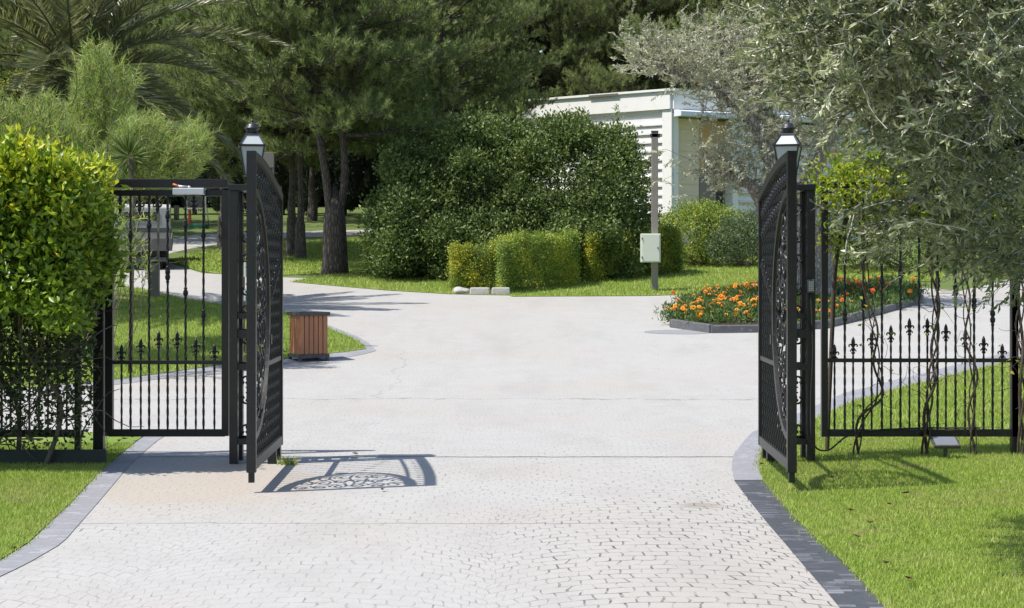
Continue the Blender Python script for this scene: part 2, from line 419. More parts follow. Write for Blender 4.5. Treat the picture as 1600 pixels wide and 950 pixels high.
plaza = [(-16,2.5),(16,2.5),(16,20)] + [gp(*q) for q in ((1900,470),(1800,405),(1700,418),(1600,431),(1500,455),(1440,450),(1180,440),(800,440),(720,440),(600,440),(430,433),(316,427),(270,413),(257,405),(265,396),(300,388),(346,381),(430,373),(570,367),(720,366),(720,358),(570,359),(430,362),(346,364),(303,367),(262,374),(225,392),(160,402),(-60,405),(-300,415))] + [(-16,30)]
sheet('driveway', plaza, .004, M['pave'])

def strip(name, left, right, off, m):
    """a kerb band between two lines of pixels; UV runs along it"""
    n = max(len(left), len(right))
    def res(ps, k):
        ps = [Vector((*gp(*p), 0)) for p in ps]; d = [0]
        for i in range(1, len(ps)): d.append(d[-1] + (ps[i]-ps[i-1]).length)
        out = []
        for j in range(k):
            t = d[-1]*j/(k-1); i = 0
            while i < len(ps)-2 and d[i+1] < t: i += 1
            u = (t-d[i])/max(d[i+1]-d[i], 1e-6); out.append(ps[i].lerp(ps[i+1], u))
        return out, d[-1]
    _, ln = res(left, 2); k = max(12, int(ln/.25))
    a, la = res(left, k); b, lb = res(right, k)
    me = bpy.data.meshes.new(name)
    vs = [(p.x, p.y, zt(p.y)+off) for p in a] + [(p.x, p.y, zt(p.y)+off) for p in b]
    fs = [(i, i+1, k+i+1, k+i) for i in range(k-1)]
    me.from_pydata(vs, [], fs); uv = me.uv_layers.new()
    w = (a[0]-b[0]).length
    for i, f in enumerate(me.polygons):
        q = {i:(la*i/(k-1),0), i+1:(la*(i+1)/(k-1),0), k+i+1:(la*(i+1)/(k-1),(a[i+1]-b[i+1]).length), k+i:(la*i/(k-1),(a[i]-b[i]).length)}
        for li, vi in zip(f.loop_indices, f.vertices): uv.data[li].uv = q[vi][::-1]
    me.materials.append(m); me.update()
    bm = bmesh.new(); bm.from_mesh(me); bmesh.ops.recalc_face_normals(bm, faces=bm.faces[:])
    if bm.faces[:][0].normal.z < 0: bmesh.ops.reverse_faces(bm, faces=bm.faces[:])
    bm.to_mesh(me); bm.free()
    return tag(link_mesh(name, me), kind='structure')
R_OUT = [(1147,752),(1172,785),(1200,820),(1232,857),(1262,893),(1290,925),(1315,955),(1400,1080)]
R_IN  = [(1192,752),(1214,780),(1245,815),(1280,848),(1318,882),(1350,915),(1386,955),(1490,1080)]
strip('kerb', R_OUT, R_IN, .008, M['kerb_dark'])
strip('kerb', [(1176,676),(1163,690),(1146,712),(1143,728),(1147,752)], [(1260,662),(1215,682),(1190,704),(1186,726),(1192,752)], .010, M['kerb_pale'])
strip('kerb', [(1176,676),(1262,640),(1318,615),(1400,594),(1480,574),(1600,544),(1760,510)], [(1215,682),(1278,655),(1330,630),(1405,608),(1485,588),(1600,559),(1760,525)], .008, M['kerb_pale'])
strip('kerb', [(236,676),(214,690),(160,735),(110,788),(45,850),(-10,884),(-60,905)], [(268,676),(245,690),(205,725),(152,788),(98,850),(40,884),(-5,905)], .008, M['kerb_pale'])
strip('kerb', [(60,606),(180,594),(350,570),(430,563),(500,555),(545,550),(572,546),(566,538),(545,527),(508,512),(470,495)],
      [(60,616),(180,602),(350,578),(430,571),(500,565),(560,556),(589,549),(577,537),(556,525),(514,509),(478,493)], .008, M['kerb_pale'])

LAWNS = {}
def lawn(key, pts, off=.014):
    LAWNS[key] = pts
    sheet('lawn', pts, off, M['lawn'])
lawn('front_right', [gp(*q) for q in ((1490,1080),(1386,955),(1350,915),(1318,882),(1280,848),(1245,815),(1214,780),(1192,752),(1186,726),(1190,704),(1215,682),(1278,655),(1330,630),(1405,608),(1485,588),(1600,559),(1760,525))] + [(14,28),(14,6)])
lawn('front_left', [gp(*q) for q in ((236,676),(214,690),(160,735),(110,788),(45,850),(-10,884),(-60,905))] + [(-5,7),(-12,7),(-12,15.6)])
lawn('inner_left', [gp(*q) for q in ((60,606),(180,594),(350,570),(430,563),(500,555),(545,550),(572,546),(566,538),(545,527),(508,512),(470,495),(430,486),(346,477),(284,467),(221,452),(178,447),(60,446),(-200,450))] + [(-14,20)])
lawn('middle', [gp(*q) for q in ((455,441),(520,447),(600,454),(700,460),(735,461),(795,462),(800,464),(1000,463),(1075,461),(1180,459),(1290,446),(1400,440),(1470,440),(1480,420),(1200,395),(900,395),(700,420),(600,424),(560,427),(500,432))])
lawn('far', [gp(*q) for q in ((272,407),(300,397),(346,389),(430,380),(570,374),(700,372),(760,400),(700,418),(600,421),(500,428),(430,431),(346,429),(316,425),(288,417))])

rng = np.random.default_rng(7); random.seed(7)
def inpoly(pts, X, Y):
    pts = np.array(pts); r = np.zeros(len(X), bool); j = len(pts)-1
    for i in range(len(pts)):
        xi, yi = pts[i]; xj, yj = pts[j]
        c = ((yi > Y) != (yj > Y)) & (X < (xj-xi)*(Y-yi)/(yj-yi+1e-12)+xi)
        r ^= c; j = i
    return r
def tris(name, V, T, m, parent=None, tint=None, kind=None):
    """fast mesh: V (n,3), T (m,3)"""
    me = bpy.data.meshes.new(name)
    me.vertices.add(len(V)); me.vertices.foreach_set('co', np.ascontiguousarray(V, np.float32).ravel())
    me.loops.add(T.size); me.loops.foreach_set('vertex_index', T.astype(np.int32).ravel())
    me.polygons.add(len(T)); me.polygons.foreach_set('loop_start', np.arange(0, T.size, 3, dtype=np.int32))
    try: me.polygons.foreach_set('loop_total', np.full(len(T), 3, np.int32))
    except Exception: pass
    if tint is not None:
        at_ = me.attributes.new('tint', 'FLOAT', 'FACE'); at_.data.foreach_set('value', np.clip(tint, 0, 1).astype(np.float32))
    me.materials.append(m); me.update(calc_edges=True)
    o = link_mesh(name, me, parent)
    if kind: o['kind'] = kind
    return o
def grass(pts, box, dens, h, w):
    x0, x1, y0, y1 = box; n = int((x1-x0)*(y1-y0)*dens)
    X = rng.uniform(x0, x1, n); Y = rng.uniform(y0, y1, n)
    k = inpoly(pts, X, Y) & (np.abs(X) < Y*.31 + 1.9); X, Y = X[k], Y[k]; n = len(X)
    X = X+rng.normal(0,.022,n); Y = Y+rng.normal(0,.022,n)
    clump = np.sin(X*3.1+1.7*np.sin(Y*2.3))*np.cos(Y*2.7+X)*.25
    a = rng.uniform(0, 2*np.pi, n); hh = h*rng.uniform(.55, 1.25, n)*(1+.4*clump)
    lean = rng.uniform(.1, .8, n)*hh; b = rng.uniform(0, 2*np.pi, n); Z = ztn(Y)+.012
    V = np.empty((n, 3, 3))
    V[:,0] = np.c_[X+np.cos(a)*w/2, Y+np.sin(a)*w/2, Z]; V[:,1] = np.c_[X-np.cos(a)*w/2, Y-np.sin(a)*w/2, Z]
    V[:,2] = np.c_[X+np.cos(b)*lean, Y+np.sin(b)*lean, Z+hh]
    t = np.clip(.45 + rng.normal(0, .17, n) + clump*.12, 0, .9); t[rng.random(n) < .03] = 1.0
    tris('lawn_grass', V.reshape(-1,3), np.arange(3*n).reshape(-1,3), M['grass'], tint=t, kind='stuff')
grass(LAWNS['front_right'], (1.2, 6.6, 7.6, 16), 6500, .026, .006)
grass(LAWNS['front_right'], (2.2, 9, 16, 27), 900, .05, .012)
grass(LAWNS['front_left'], (-7, -2, 8.8, 15.5), 6000, .026, .006)
grass(LAWNS['inner_left'], (-11, -1.5, 21, 40), 700, .055, .014)
grass(LAWNS['middle'], (-6, 11, 32, 54), 380, .06, .02)
grass(LAWNS['far'], (-11, 0, 40, 70), 160, .07, .03)

# ------------------------------------------------------------------ foliage helpers
def unit(a): return a / (np.linalg.norm(a, axis=-1, keepdims=True) + 1e-9)
def leaves(name, P, D, L, Wd, m, parent=None, tint=None, fold=.3, kind=None, off=None):
    """diamond leaves folded along the midrib; P base points, D directions"""
    n = len(P); D = unit(D)
    S = unit(np.cross(D, rng.normal(0, 1, (n,3)))); Nn = np.cross(S, D)
    L = np.broadcast_to(L, (n,))[:,None]; Wd = np.broadcast_to(Wd, (n,))[:,None]
    V = np.empty((n, 4, 3))
    V[:,0] = P; V[:,2] = P + D*L
    mid = P + D*L*.48 + Nn*Wd*fold
    V[:,1] = mid + S*Wd*.5; V[:,3] = mid - S*Wd*.5
    V[:,2] -= Nn*Wd*fold*.4
    if parent is not None: V = V - np.array(wmat(parent).translation)
    b = np.arange(n)[:,None]*4
    T = np.concatenate([b+np.array([[0,1,2]]), b+np.array([[0,2,3]])], 1).reshape(-1,3)
    if tint is None: tint = rng.uniform(0, 1, n)
    return tris(name, V.reshape(-1,3), T, m, parent, np.repeat(tint, 2), kind)
def needles(name, P, D, L, Wd, m, parent=None, tint=None):
    n = len(P); D = unit(D); S = unit(np.cross(D, rng.normal(0, 1, (n,3))))
    L = np.broadcast_to(L, (n,))[:,None]; Wd = np.broadcast_to(Wd, (n,))[:,None]
    V = np.empty((n, 3, 3)); V[:,0] = P+S*Wd*.5; V[:,1] = P-S*Wd*.5; V[:,2] = P+D*L
    if parent is not None: V = V - np.array(wmat(parent).translation)
    if tint is None: tint = rng.uniform(0, 1, n)
    return tris(name, V.reshape(-1,3), np.arange(3*n).reshape(-1,3), m, parent, tint)
def ncl(c, nrm, per, sig, spread=.8, upw=.35):
    """leaf positions and directions around cluster centres c with outward normals nrm"""
    k = len(c); P = np.repeat(c, per, 0) + rng.normal(0, 1, (k*per, 3))*sig
    D = np.repeat(nrm, per, 0)*.6 + np.array([0,0,upw]) + rng.normal(0, 1, (k*per,3))*spread
    return P, D
def blobpts(blobs, n, lo=.72, hi=1.04):
    B = np.array(blobs, float); w = (B[:,3]*B[:,4]*B[:,5])**(2/3); idx = rng.choice(len(B), n, p=w/w.sum())
    d = unit(rng.normal(0, 1, (n,3))); r = rng.uniform(lo, hi, n)[:,None]
    c = B[idx,:3] + d*B[idx,3:6]*r; nr = unit(d/B[idx,3:6])
    keep = np.ones(n, bool)
    for j in range(len(B)):
        q = (((c-B[j,:3])/B[j,3:6])**2).sum(1); keep &= ~((q < .45) & (idx != j))
    return c[keep], nr[keep]
def boxpts(x0, x1, y0, y1, z0, z1, n, jit=.05):
    """points on the faces of a clipped hedge (not the underside)"""
    a = np.array([(x1-x0)*(y1-y0), (x1-x0)*(z1-z0), (x1-x0)*(z1-z0), (y1-y0)*(z1-z0), (y1-y0)*(z1-z0)])
    f = rng.choice(5, n, p=a/a.sum()); u, v = rng.random(n), rng.random(n)
    X = x0+(x1-x0)*u; Y = y0+(y1-y0)*v; Z = z0+(z1-z0)*v; Yu = y0+(y1-y0)*u
    c = np.empty((n,3)); nr = np.zeros((n,3))
    for k, (cc, nn) in enumerate(((np.c_[X,Y,np.full(n,z1)],(0,0,1)), (np.c_[X,np.full(n,y0),Z],(0,-1,0)), (np.c_[X,np.full(n,y1),Z],(0,1,0)),
                                  (np.c_[np.full(n,x0),Yu,Z],(-1,0,0)), (np.c_[np.full(n,x1),Yu,Z],(1,0,0)))):
        s = f == k; c[s] = cc[s]; nr[s] = nn
    dpt = np.abs(rng.normal(0, 1, n))*jit*2.2
    c = c - nr*dpt[:,None] + rng.normal(0, jit, (n,3))*.6
    # rounded, uneven face
    c[:,2] += .05*np.sin(c[:,0]*5.1+c[:,1]*3)+.03*np.sin(c[:,0]*11.7)
    c[:,1] += .05*np.sin(c[:,0]*4.3+c[:,2]*6.1)
    return c, nr
def lumps(blobs, n, r):
    """small bumps spread over the outside of the big ones, so the outline is uneven"""
    c, nr = blobpts(blobs, n*2, .86, .98); c = c[:n]
    q = rng.uniform(.6, 1.3, (len(c),1))*r
    return list(blobs)+[tuple(v) for v in np.hstack([c, q, q, q*.9])]
def wander(mb, p, d, ln, r, n=5, bend=.35, drop=0.0):
    """a thin crooked twig; returns its points"""
    p = Vector(p); d = Vector(d).normalized(); pts = [p.copy()]
    for i in range(n):
        d = (d + Vector(rng.normal(0, bend, 3)) + Vector((0,0,-drop))).normalized()
        p = p + d*ln/n; pts.append(p.copy())
    mb.tube(pts, [r*(1-.7*i/n) for i in range(n+1)], 4, caps=False)
    return pts
def spline(pts, k=6):
    """smooth curve through points"""
    P = [Vector(p) for p in pts]; out = []
    for i in range(len(P)-1):
        a = P[max(i-1,0)]; b = P[i]; c = P[i+1]; d = P[min(i+2,len(P)-1)]
        for j in range(k):
            t = j/k
            out.append(.5*((2*b)+(c-a)*t+(2*a-5*b+4*c-d)*t*t+(3*b-a-3*c+d)*t**3))
    out.append(P[-1]); return out
# ------------------------------------------------------------------ white pavilion
def pavilion():
    S = 54.0/46.0; O = Vector((4.17*S, 54.0, 0)); zg = zt(54)-.15
    root = thing('pavilion', (O.x, O.y, zg), 'low white clapboard pavilion with flat roof behind the olive tree', 'building')
    def fac(U):
        U = Vector(U).normalized(); Nn = Vector((U.y, -U.x, 0))
        if Nn.y > 0: Nn = -Nn
        def bx(mb, u0, u1, n0, n1, z0, z1, z1b=None):
            def q(u, n, z): p = O+U*u*S+Nn*n*S; return (p.x, p.y, z)
            za = z1 if z1b is None else z1b
            return mb.hexa([q(u0,n0,z0),q(u1,n0,z0),q(u1,n1,z0),q(u0,n1,z0),q(u0,n0,za),q(u1,n0,za),q(u1,n1,z1),q(u0,n1,z1)])
        return bx
    ZT = 7.21
    A = fac((-3.81, 3.0, 0)); B = fac((6.3, 3.2, 0))
    w = MB(); LA, LB = 4.95, 7.2
    A(w, .1, LA, -.25, -.02, zg, ZT-.5)
    # lapped boards: each tilts out at its lower edge
    s = MB(); z = zg+.1
    def board(fn, u0, u1, z, h):
        def go(n_top, n_bot):
            pass
        fn(s, u0, u1, -.02, .012, z, z+h-.045)
        fn(s, u0, u1, .012, .05, z, z+.06)
    while z < ZT-.85:
        board(A, .26, 2.62, z, .27); board(A, 2.78, LA-.06, z, .27)
        z += .27
    z = zg+.1
    while z < ZT-.95:
        B(s, 2.05, LB, -.0, .10, z, z+.03, z+.05); B(s, 2.05, LB, -.06, .0, z, z+.19); B(s, 2.05, LB, .0, .06, z+.05, z+.09)
        z += .29
    B(w, 2.0, LB, -.3, -.065, zg, ZT-.9)
    w.build('wall', M['whitewall'], root); s.build('siding', M['whitewall'], root)
    t = MB()
    for (fn, a) in ((A, (-.03,.26,-.02,.06,zg,ZT-.63)), (A, (2.62,2.78,-.018,.045,zg,ZT-.63)), (A, (LA-.06,LA+.03,-.25,.06,zg,ZT-.63)), (B, (.03,.17,-.26,.058,zg,ZT-.75)), (B, (1.86,2.04,-.3,.06,zg,ZT-.9))):
        t = MB(); fn(t, *a); t.build('corner_post', M['whitetrim'], root)
    f = MB()
    A(f, .0, LA+.1, -.2, .10, ZT-.62, ZT-.07); B(f, .0, LB, -.2, .10, ZT-.62, ZT-.07)
    f.build('fascia', M['whitetrim'], root)
    c = MB(); A(c, -.06, LA+.15, -.3, .15, ZT-.068, ZT); B(c, .0, LB, -.3, .15, ZT-.067, ZT-.001)
    p = [O, O+Vector((-3.81,3.0,0)).normalized()*LA*S]; q = Vector((6.3,3.2,0)).normalized()*LB*S
    a, b = p; r = MB()
    def lowp(v, z): return (v.x, v.y, z)
    inn = Vector((0, .35, 0))
    v = [a+inn, O+q+inn, O+q+inn+Vector((-3,6,0)), b+inn+Vector((2.4,6,0)), b+inn]
    r.add([lowp(x, ZT-.12) for x in v]+[lowp(x, ZT-.04) for x in v], [(4,3,2,1,0),(5,6,7,8,9)]+[(i,(i+1)%5,5+(i+1)%5,5+i) for i in range(5)])
    c.build('coping', M['whitetrim'], root); r.build('roof', M['whitetrim'], root)
    d = MB(); B(d, .172, .98, -.6, -.24, zg, ZT-.9)
    for i in range(12): B(d, .172, .98, -.24, -.225, zg+.05+i*.34, zg+.05+i*.34+.325)
    d.build('entrance_wall', M['beige'], root)
    o = MB(); B(o, .985, 1.86, -.6, -.28, zg+2.55, ZT-.9); o.build('transom_panel', M['soffit'], root)
    g = MB(); B(g, .985, 1.86, -.6, -.34, zg, zg+2.5)
    gd = g.build('glass_door', M['glassdark'], root)
    fr = MB()
    for (u0, u1, z0, z1) in ((.985,1.05,zg,zg+2.5),(1.79,1.86,zg,zg+2.5),(1.05,1.79,zg+2.4,zg+2.5),(1.05,1.79,zg+1.0,zg+1.06)): B(fr, u0, u1, -.337, -.30, z0, z1)
    fr.build('door_frame', M['polegrey'], gd)
    k = MB(); B(k, .0, 1.95, .105, .45, ZT-.86, ZT-.72, ZT-.64); B(k, 3.2, 5.5, .105, .45, ZT-.86, ZT-.72, ZT-.64); k.build('canopy', M['awning'], root)
    e = MB()
    for (p0, p1) in ((.0,1.0),(1.1,LA)):
        pass
    A(e, 1.6, 2.55, .152, .165, ZT-.10, ZT-.03); e.build('gutter_strip', M['polegrey'], root)
pavilion()

# ------------------------------------------------------------------ trees: pines
def pine(seed, h, zb, R, nb, forks=1, tr=.22, lean=0.0):
    """umbrella-ish pine; returns the thing with trunk and crown, standing at the origin"""
    r_ = np.random.default_rng(seed)
    root = thing('pine_tree', (0,0,0), 'pine', 'tree', 'pine trees in the background')
    t = MB(); axes = []
    for k in range(forks):
        a = 2*math.pi*k/max(forks,1)+.3; sp = .35 if forks > 1 else .05
        mid = Vector((math.cos(a)*sp*.75, math.sin(a)*sp*.3, zb*.72)); top = Vector((math.cos(a)*sp*1.7, math.sin(a)*sp*1.6, h*.95))+Vector((lean,0,0))
        pts = spline([Vector((0,0,-.2)), Vector((math.cos(a)*.07, math.sin(a)*.04, zb*.25)), Vector((math.cos(a)*.12*(forks > 1), math.sin(a)*.05, zb*.42)), mid, mid.lerp(top,.5)+Vector((.1*k-.05,.1,0)), top], 5)
        n = len(pts); t.tube(pts, [tr*(1.25 if i == 0 else 1)*(1-.8*i/n)*(1.0 if i < n*.3 else .8) for i in range(n)], 10)
        axes.append(pts)
    if forks > 1: t.tube([(0,0,-.2),(.01,0,.25),(.0,0,zb*.25),(0,.02,zb*.40),(0,.05,zb*.5),(0,.08,zb*.6)], [tr*1.75,tr*1.48,tr*1.36,tr*1.22,tr*.8,tr*.15], 12)
    P, D, T = [], [], []
    for i in range(nb):
        u = (i+.5)/nb; z = zb+(h-zb)*u**.9; ax = axes[i % forks]
        base = min(ax, key=lambda q: abs(q.z-z)).copy()
        az = i*2.399+r_.normal(0,.3)
        ln = R*math.sqrt(max(0, 1-(max(0,(u-.25))/.78)**2))*(.75+.25*min(1,u*4+.3))*r_.uniform(.72,1.08)+.3
        el = -.12+.75*u+r_.normal(0,.08)
        d = Vector((math.cos(az)*math.cos(el), math.sin(az)*math.cos(el), math.sin(el)))
        pts = [base]; p = base.copy()
        for j in range(6):
            d = (d+Vector(r_.normal(0,.1,3))+Vector((0,0,.045))).normalized(); p = p+d*ln/6; pts.append(p.copy())
        t.tube(pts, [.055*(1-.85*j/6)*(1.3-u*.7) for j in range(7)], 4, caps=False)
        ns = int(7+ln*5.6)
        for s in range(ns):
            f = .3+.7*(s+.5)/ns; j = min(5, int(f*6)); q = pts[j].lerp(pts[j+1], f*6-j)
            dr = (pts[j+1]-pts[j]).normalized(); side = dr.cross(Vector((0,0,1))).normalized()*(1 if s % 2 else -1)
            sd = (dr*.6+side*r_.uniform(.3,1)+Vector((0,0,r_.uniform(-.15,.55)))).normalized(); sl_ = ln*r_.uniform(.12,.3)*(1.25-f*.6)+.15
            e = q+sd*sl_
            if s % 2 == 0: t.tube([q, e], [.012,.005], 3, caps=False)
            nt = max(2, int(sl_/.2))
            for b in range(nt):
                c = q.lerp(e, (b+1)/nt)+Vector(r_.normal(0,.06,3))
                P.append(c); D.append((sd*.55+Vector((0,0,.75))+Vector(r_.normal(0,.25,3))).normalized()); T.append(.3+.5*(b+1)/nt)
    P = np.array([tuple(x) for x in P]); D = np.array([tuple(x) for x in D]); T = np.array(T)
    per = 34; n = len(P)*per
    t.build('trunk', M['bark_pine'], root)
    PP = np.repeat(P, per, 0)+np.repeat(D, per, 0)*r_.uniform(-.06,.1,(n,1))
    DD = np.repeat(D, per, 0)+r_.normal(0,.5,(n,3))
    needles('crown', PP, DD, r_.uniform(.11,.22,n), .019, M['pineneedle'], root, np.repeat(T, per)+r_.normal(0,.16,n))
    return root
def place(o, x, y, rz, sc, label, group=None, dz=0.0):
    o.location = (x, y, zt(y)+dz); o.rotation_euler = (0,0,rz); o.scale = (sc,sc,sc)
    o['label'] = label
    if group: o['group'] = group
mx, my = gp(523, 428)
pineA = pine(11, 7.5, 3.6, 3.0, 100, 2, .22, -.6)
pineB = pine(23, 9.5, 3.4, 4.0, 90, 1, .21)
pineC = pine(31, 11.5, 3.6, 4.6, 84, 1, .24)
place(pineA, mx, my, .1, 1.0, 'big pine with thick forked trunk at the lawn edge left of the round bush')
bx_, by_ = gp(456, 400); place(pineB, bx_, by_, 1.2, .95, 'pine with a slim straight trunk standing just left of the forked pine')
cx_, cy_ = gp(507, 343)
place(pineC, gp(487,345)[0], gp(487,345)[1], .5, .95, 'distant slender pine seen between the two nearest pine trunks')
ROW = 'pines crowding behind the bush and the pavilion'
HID = 'dark green pine whose crown merges into the wall of trees at the back'
for (x, y, src, rz, sc, lab) in (
    (-2.0, 51.5, pineC, 2.2, .70, 'bright tufted pine rising directly behind the left half of the round bush'),
    (-3.6, 60, pineB, 3.9, .98, 'pine rising behind the round bush well left of the white roof'),
    (4.6, 66, pineC, .4, .86, 'pine rising behind the white pavilion roof'),
    (11.0, 65, pineC, 5.2, .92, 'pine behind the grey olive tree crown at upper right'),
    (-8.6, 52.5, pineB, 4.4, .86, 'pine between the palm fronds and the forked pine'),
    (-13.5, 58, pineC, 1.0, .95, HID), (16.5, 62, pineC, 2.6, .95, HID), (-5.8, 48.5, pineB, 2.0, .86, HID), (18.5, 52, pineB, .2, 1.1, HID),
    (-4.5, 66, pineC, 3.3, 1.08, HID), (1.5, 68, pineC, 5.9, 1.1, HID), (7.8, 70, pineC, 1.7, 1.12, HID), (13, 73, pineC, 3.0, 1.15, HID), (-19, 66, pineC, 0.2, 1.1, HID)):
    o = copy_tree(src); place(o, x, y, rz, sc, lab, ROW)
# dark columnar cypresses closing the far lawn on the left
def cypress(h, r):
    root = thing('cypress_tree', (0,0,0), 'c', 'tree', 'row of cypresses closing the far lawn')
    t = MB(); t.tube([(0,0,-.2),(0,0,h*.5),(0.02,0,h*.9)], [.12,.09,.02], 6); t.build('trunk', M['bark_pine'], root)
    n = 1500; z = rng.uniform(.03, 1, n); rr = r*np.minimum(1, (z*6)**.5)*(1-z**3*.9)*rng.uniform(.75,1.08,n); a = rng.uniform(0,2*np.pi,n)
    c = np.c_[np.cos(a)*rr, np.sin(a)*rr, z*h]; nr = np.c_[np.cos(a), np.sin(a), np.full(n,.9)]
    P, D = ncl(c, nr, 8, .07, .35, .8)
    leaves('crown', P, D, rng.uniform(.1,.2,len(P)), .05, M['cypress'], root, np.repeat(rng.uniform(0,1,n),8))
    return root
cyp = cypress(7.5, .75)
for i in range(15):
    o = cyp if i == 0 else copy_tree(cyp)
    y = 76+.8*math.sin(i*2.1); x = -19.5+i*1.38+.25*math.sin(i*5.3)
    place(o, x, y, i*1.3, .82+.1*math.sin(i*3.7), 'narrow dark cypress standing in the row at the back of the far lawn', 'row of cypresses closing the far lawn')
# the wood behind everything reads as one mass
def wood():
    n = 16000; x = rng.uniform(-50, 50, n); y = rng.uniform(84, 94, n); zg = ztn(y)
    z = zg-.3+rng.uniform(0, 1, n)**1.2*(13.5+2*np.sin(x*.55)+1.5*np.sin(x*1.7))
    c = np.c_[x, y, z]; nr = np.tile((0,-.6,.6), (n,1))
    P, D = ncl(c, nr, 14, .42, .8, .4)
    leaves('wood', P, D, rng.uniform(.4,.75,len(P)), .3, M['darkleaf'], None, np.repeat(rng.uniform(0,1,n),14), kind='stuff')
wood()

# ------------------------------------------------------------------ big round bush
def shrub(name, loc, label, cat, blobs, nc, per, sig, L, Wd, m, group=None, stems=10, lo=.72, hi=1.04, spread=.8, tintz=None, sr=.03, lump=None):
    root = thing(name, loc, label, cat, group)
    if lump: blobs = lumps(blobs, *lump)
    c, nr = blobpts(blobs, nc, lo, hi)
    k = c[:,2] > ztn(c[:,1])+.02; c, nr = c[k], nr[k]
    P, D = ncl(c, nr, per, sig, spread)
    t = np.repeat(rng.uniform(.1,.75,len(c)), per)+rng.normal(0,.16,len(P))
    k = P[:,2] > ztn(P[:,1])
    leaves('foliage', P[k], D[k], rng.uniform(.7,1.25,k.sum())*L, Wd, m, root, t[k])
    s = MB()
    for i in range(stems):
        b = blobs[i % len(blobs)]; j = rng.integers(len(c)); 
        base = (loc[0]+rng.normal(0,.25*b[3]), loc[1]+rng.normal(0,.15*b[4]), loc[2]-.05)
        e = Vector(c[j]); mid = Vector(base).lerp(e,.5)+Vector(rng.normal(0,.1,3))
        s.tube(spline([base, mid, e],4), [sr*(1-.09*q) for q in range(9)], 5, caps=False)
    s.build('stem', M['twig'], root)
    return root
yb = 42.4; zb_ = zt(yb)
def PB(px, py, y, rx, ry, rz):
    v = at(px, py, y); return (v.x, v.y, v.z, rx, ry, rz)
bush = shrub('round_bush', (-.2, yb, zb_), 'huge rounded dark green leafy bush in front of the white pavilion', 'bush',
    [PB(770,320,42.9,1.9,1.7,2.0), PB(880,300,42.9,1.8,1.6,1.75), PB(660,340,42.2,1.35,1.4,1.55), PB(630,385,41.5,.95,1.0,.85), PB(955,310,42.7,1.0,1.3,1.6),
     PB(750,225,43.3,.65,.8,.75), PB(860,230,43.2,.75,.9,.75), PB(940,240,43.1,.7,.8,.75), PB(650,270,42.7,.6,.8,.75), PB(760,390,41.2,1.6,.9,.9), PB(900,380,41.8,1.6,1.0,1.1)],
    10500, 16, .10, .10, .052, M['bushleaf'], stems=40, lo=.5, lump=(75,.42))
# shoots standing out of its top
for (px, py, x2, y2, yy) in ((742,215,738,172,43.2),(690,230,700,195,42.9),(720,225,712,182,43.1),(960,230,972,180,42.9),(985,250,996,205,42.9),(905,235,912,178,43.1),(815,205,822,170,43.3),(655,260,640,228,42.7),(1000,270,1012,240,42.8),(868,215,858,186,43.2)):
    sh = MB(); P_, D_ = [], []
    pts = wander(sh, at(px,py,yy), at(x2,y2,yy)-at(px,py,yy), (at(x2,y2,yy)-at(px,py,yy)).length*1.15, .014, 6, .12)
    for p in pts[1:]:
        for _ in range(11): P_.append(tuple(p+Vector(rng.normal(0,.05,3)))); D_.append(tuple((pts[-1]-pts[0]).normalized()+Vector(rng.normal(0,.75,3))))
    shoot = sh.build('shoot', M['twig'], bush)
    leaves('shoot_leaf', np.array(P_), np.array(D_), .11, .045, M['bushleaf'], shoot, rng.uniform(.5,1,len(P_)))
# clipped hedges
def hedge(name, box, label, n, per, L, Wd, m, group=None, slope=0.0, sig=.05, cat='hedge'):
    x0,x1,y0,y1,z0,z1 = box
    root = thing(name, ((x0+x1)/2,(y0+y1)/2,z0), label, cat, group)
    c, nr = boxpts(x0,x1,y0,y1,z0+.1,z1,n, .05)
    c[:,1] += slope*(c[:,0]-x0); c[:,2] += .076*slope*(c[:,0]-x0)
    P, D = ncl(c, nr, per, sig, .75, .4)
    patch = .35*np.sin(c[:,0]*4.7+c[:,2]*3.1+c[:,1]*2)+.2*np.sin(c[:,0]*9.1-c[:,2]*7)
    t = np.repeat(.42+patch*.55+rng.normal(0,.14,len(c)), per)+rng.normal(0,.15,len(P))
    k = P[:,2] > ztn(P[:,1])+.01
    leaves('foliage', P[k], D[k], rng.uniform(.7,1.3,k.sum())*L, Wd, m, root, t[k])
    s = MB()
    for i in range(int((x1-x0)*14)):
        s_ = Vector((rng.uniform(x0+.1,x1-.1), rng.uniform(y0+.1,y1-.1), z0-.05)); s_.y += slope*(s_.x-x0); s_.z += .076*slope*(s_.x-x0)
        wander(s, s_, (rng.normal(0,.25),rng.normal(0,.25),1), (z1-z0)*rng.uniform(.6,.95), .012, 5, .15)
    s.build('stem', M['twig'], root)
    return root
HG = 'clipped hedges along the island lawn'
def HB(px0, px1, ptop, pbot, y, dy):
    a = at(px0, ptop, y); b = at(px1, pbot, y)
    return (a.x, b.x, y, y+dy, zt(y+dy*.3)-.05, a.z)
hedge('clipped_hedge', HB(706,786,386,445,38.3,.8), 'short yellow-green clipped hedge block behind the stone kerb blocks', 1700, 10, .045, .026, M['goldleaf'], HG)
hedge('clipped_hedge', HB(782,905,374,452,37.5,1.1), 'tall green clipped hedge block, longest of the row, right of the stone kerb blocks', 3300, 10, .045, .026, M['boxleaf'], HG, 1.15)
hedge('clipped_hedge', HB(920,1080,367,440,40.3,1.0), 'yellow-tipped clipped hedge block behind the cream meter box', 4200, 10, .045, .026, M['goldleaf'], HG, 1.2)
a = at(1100, 380, 46.0)
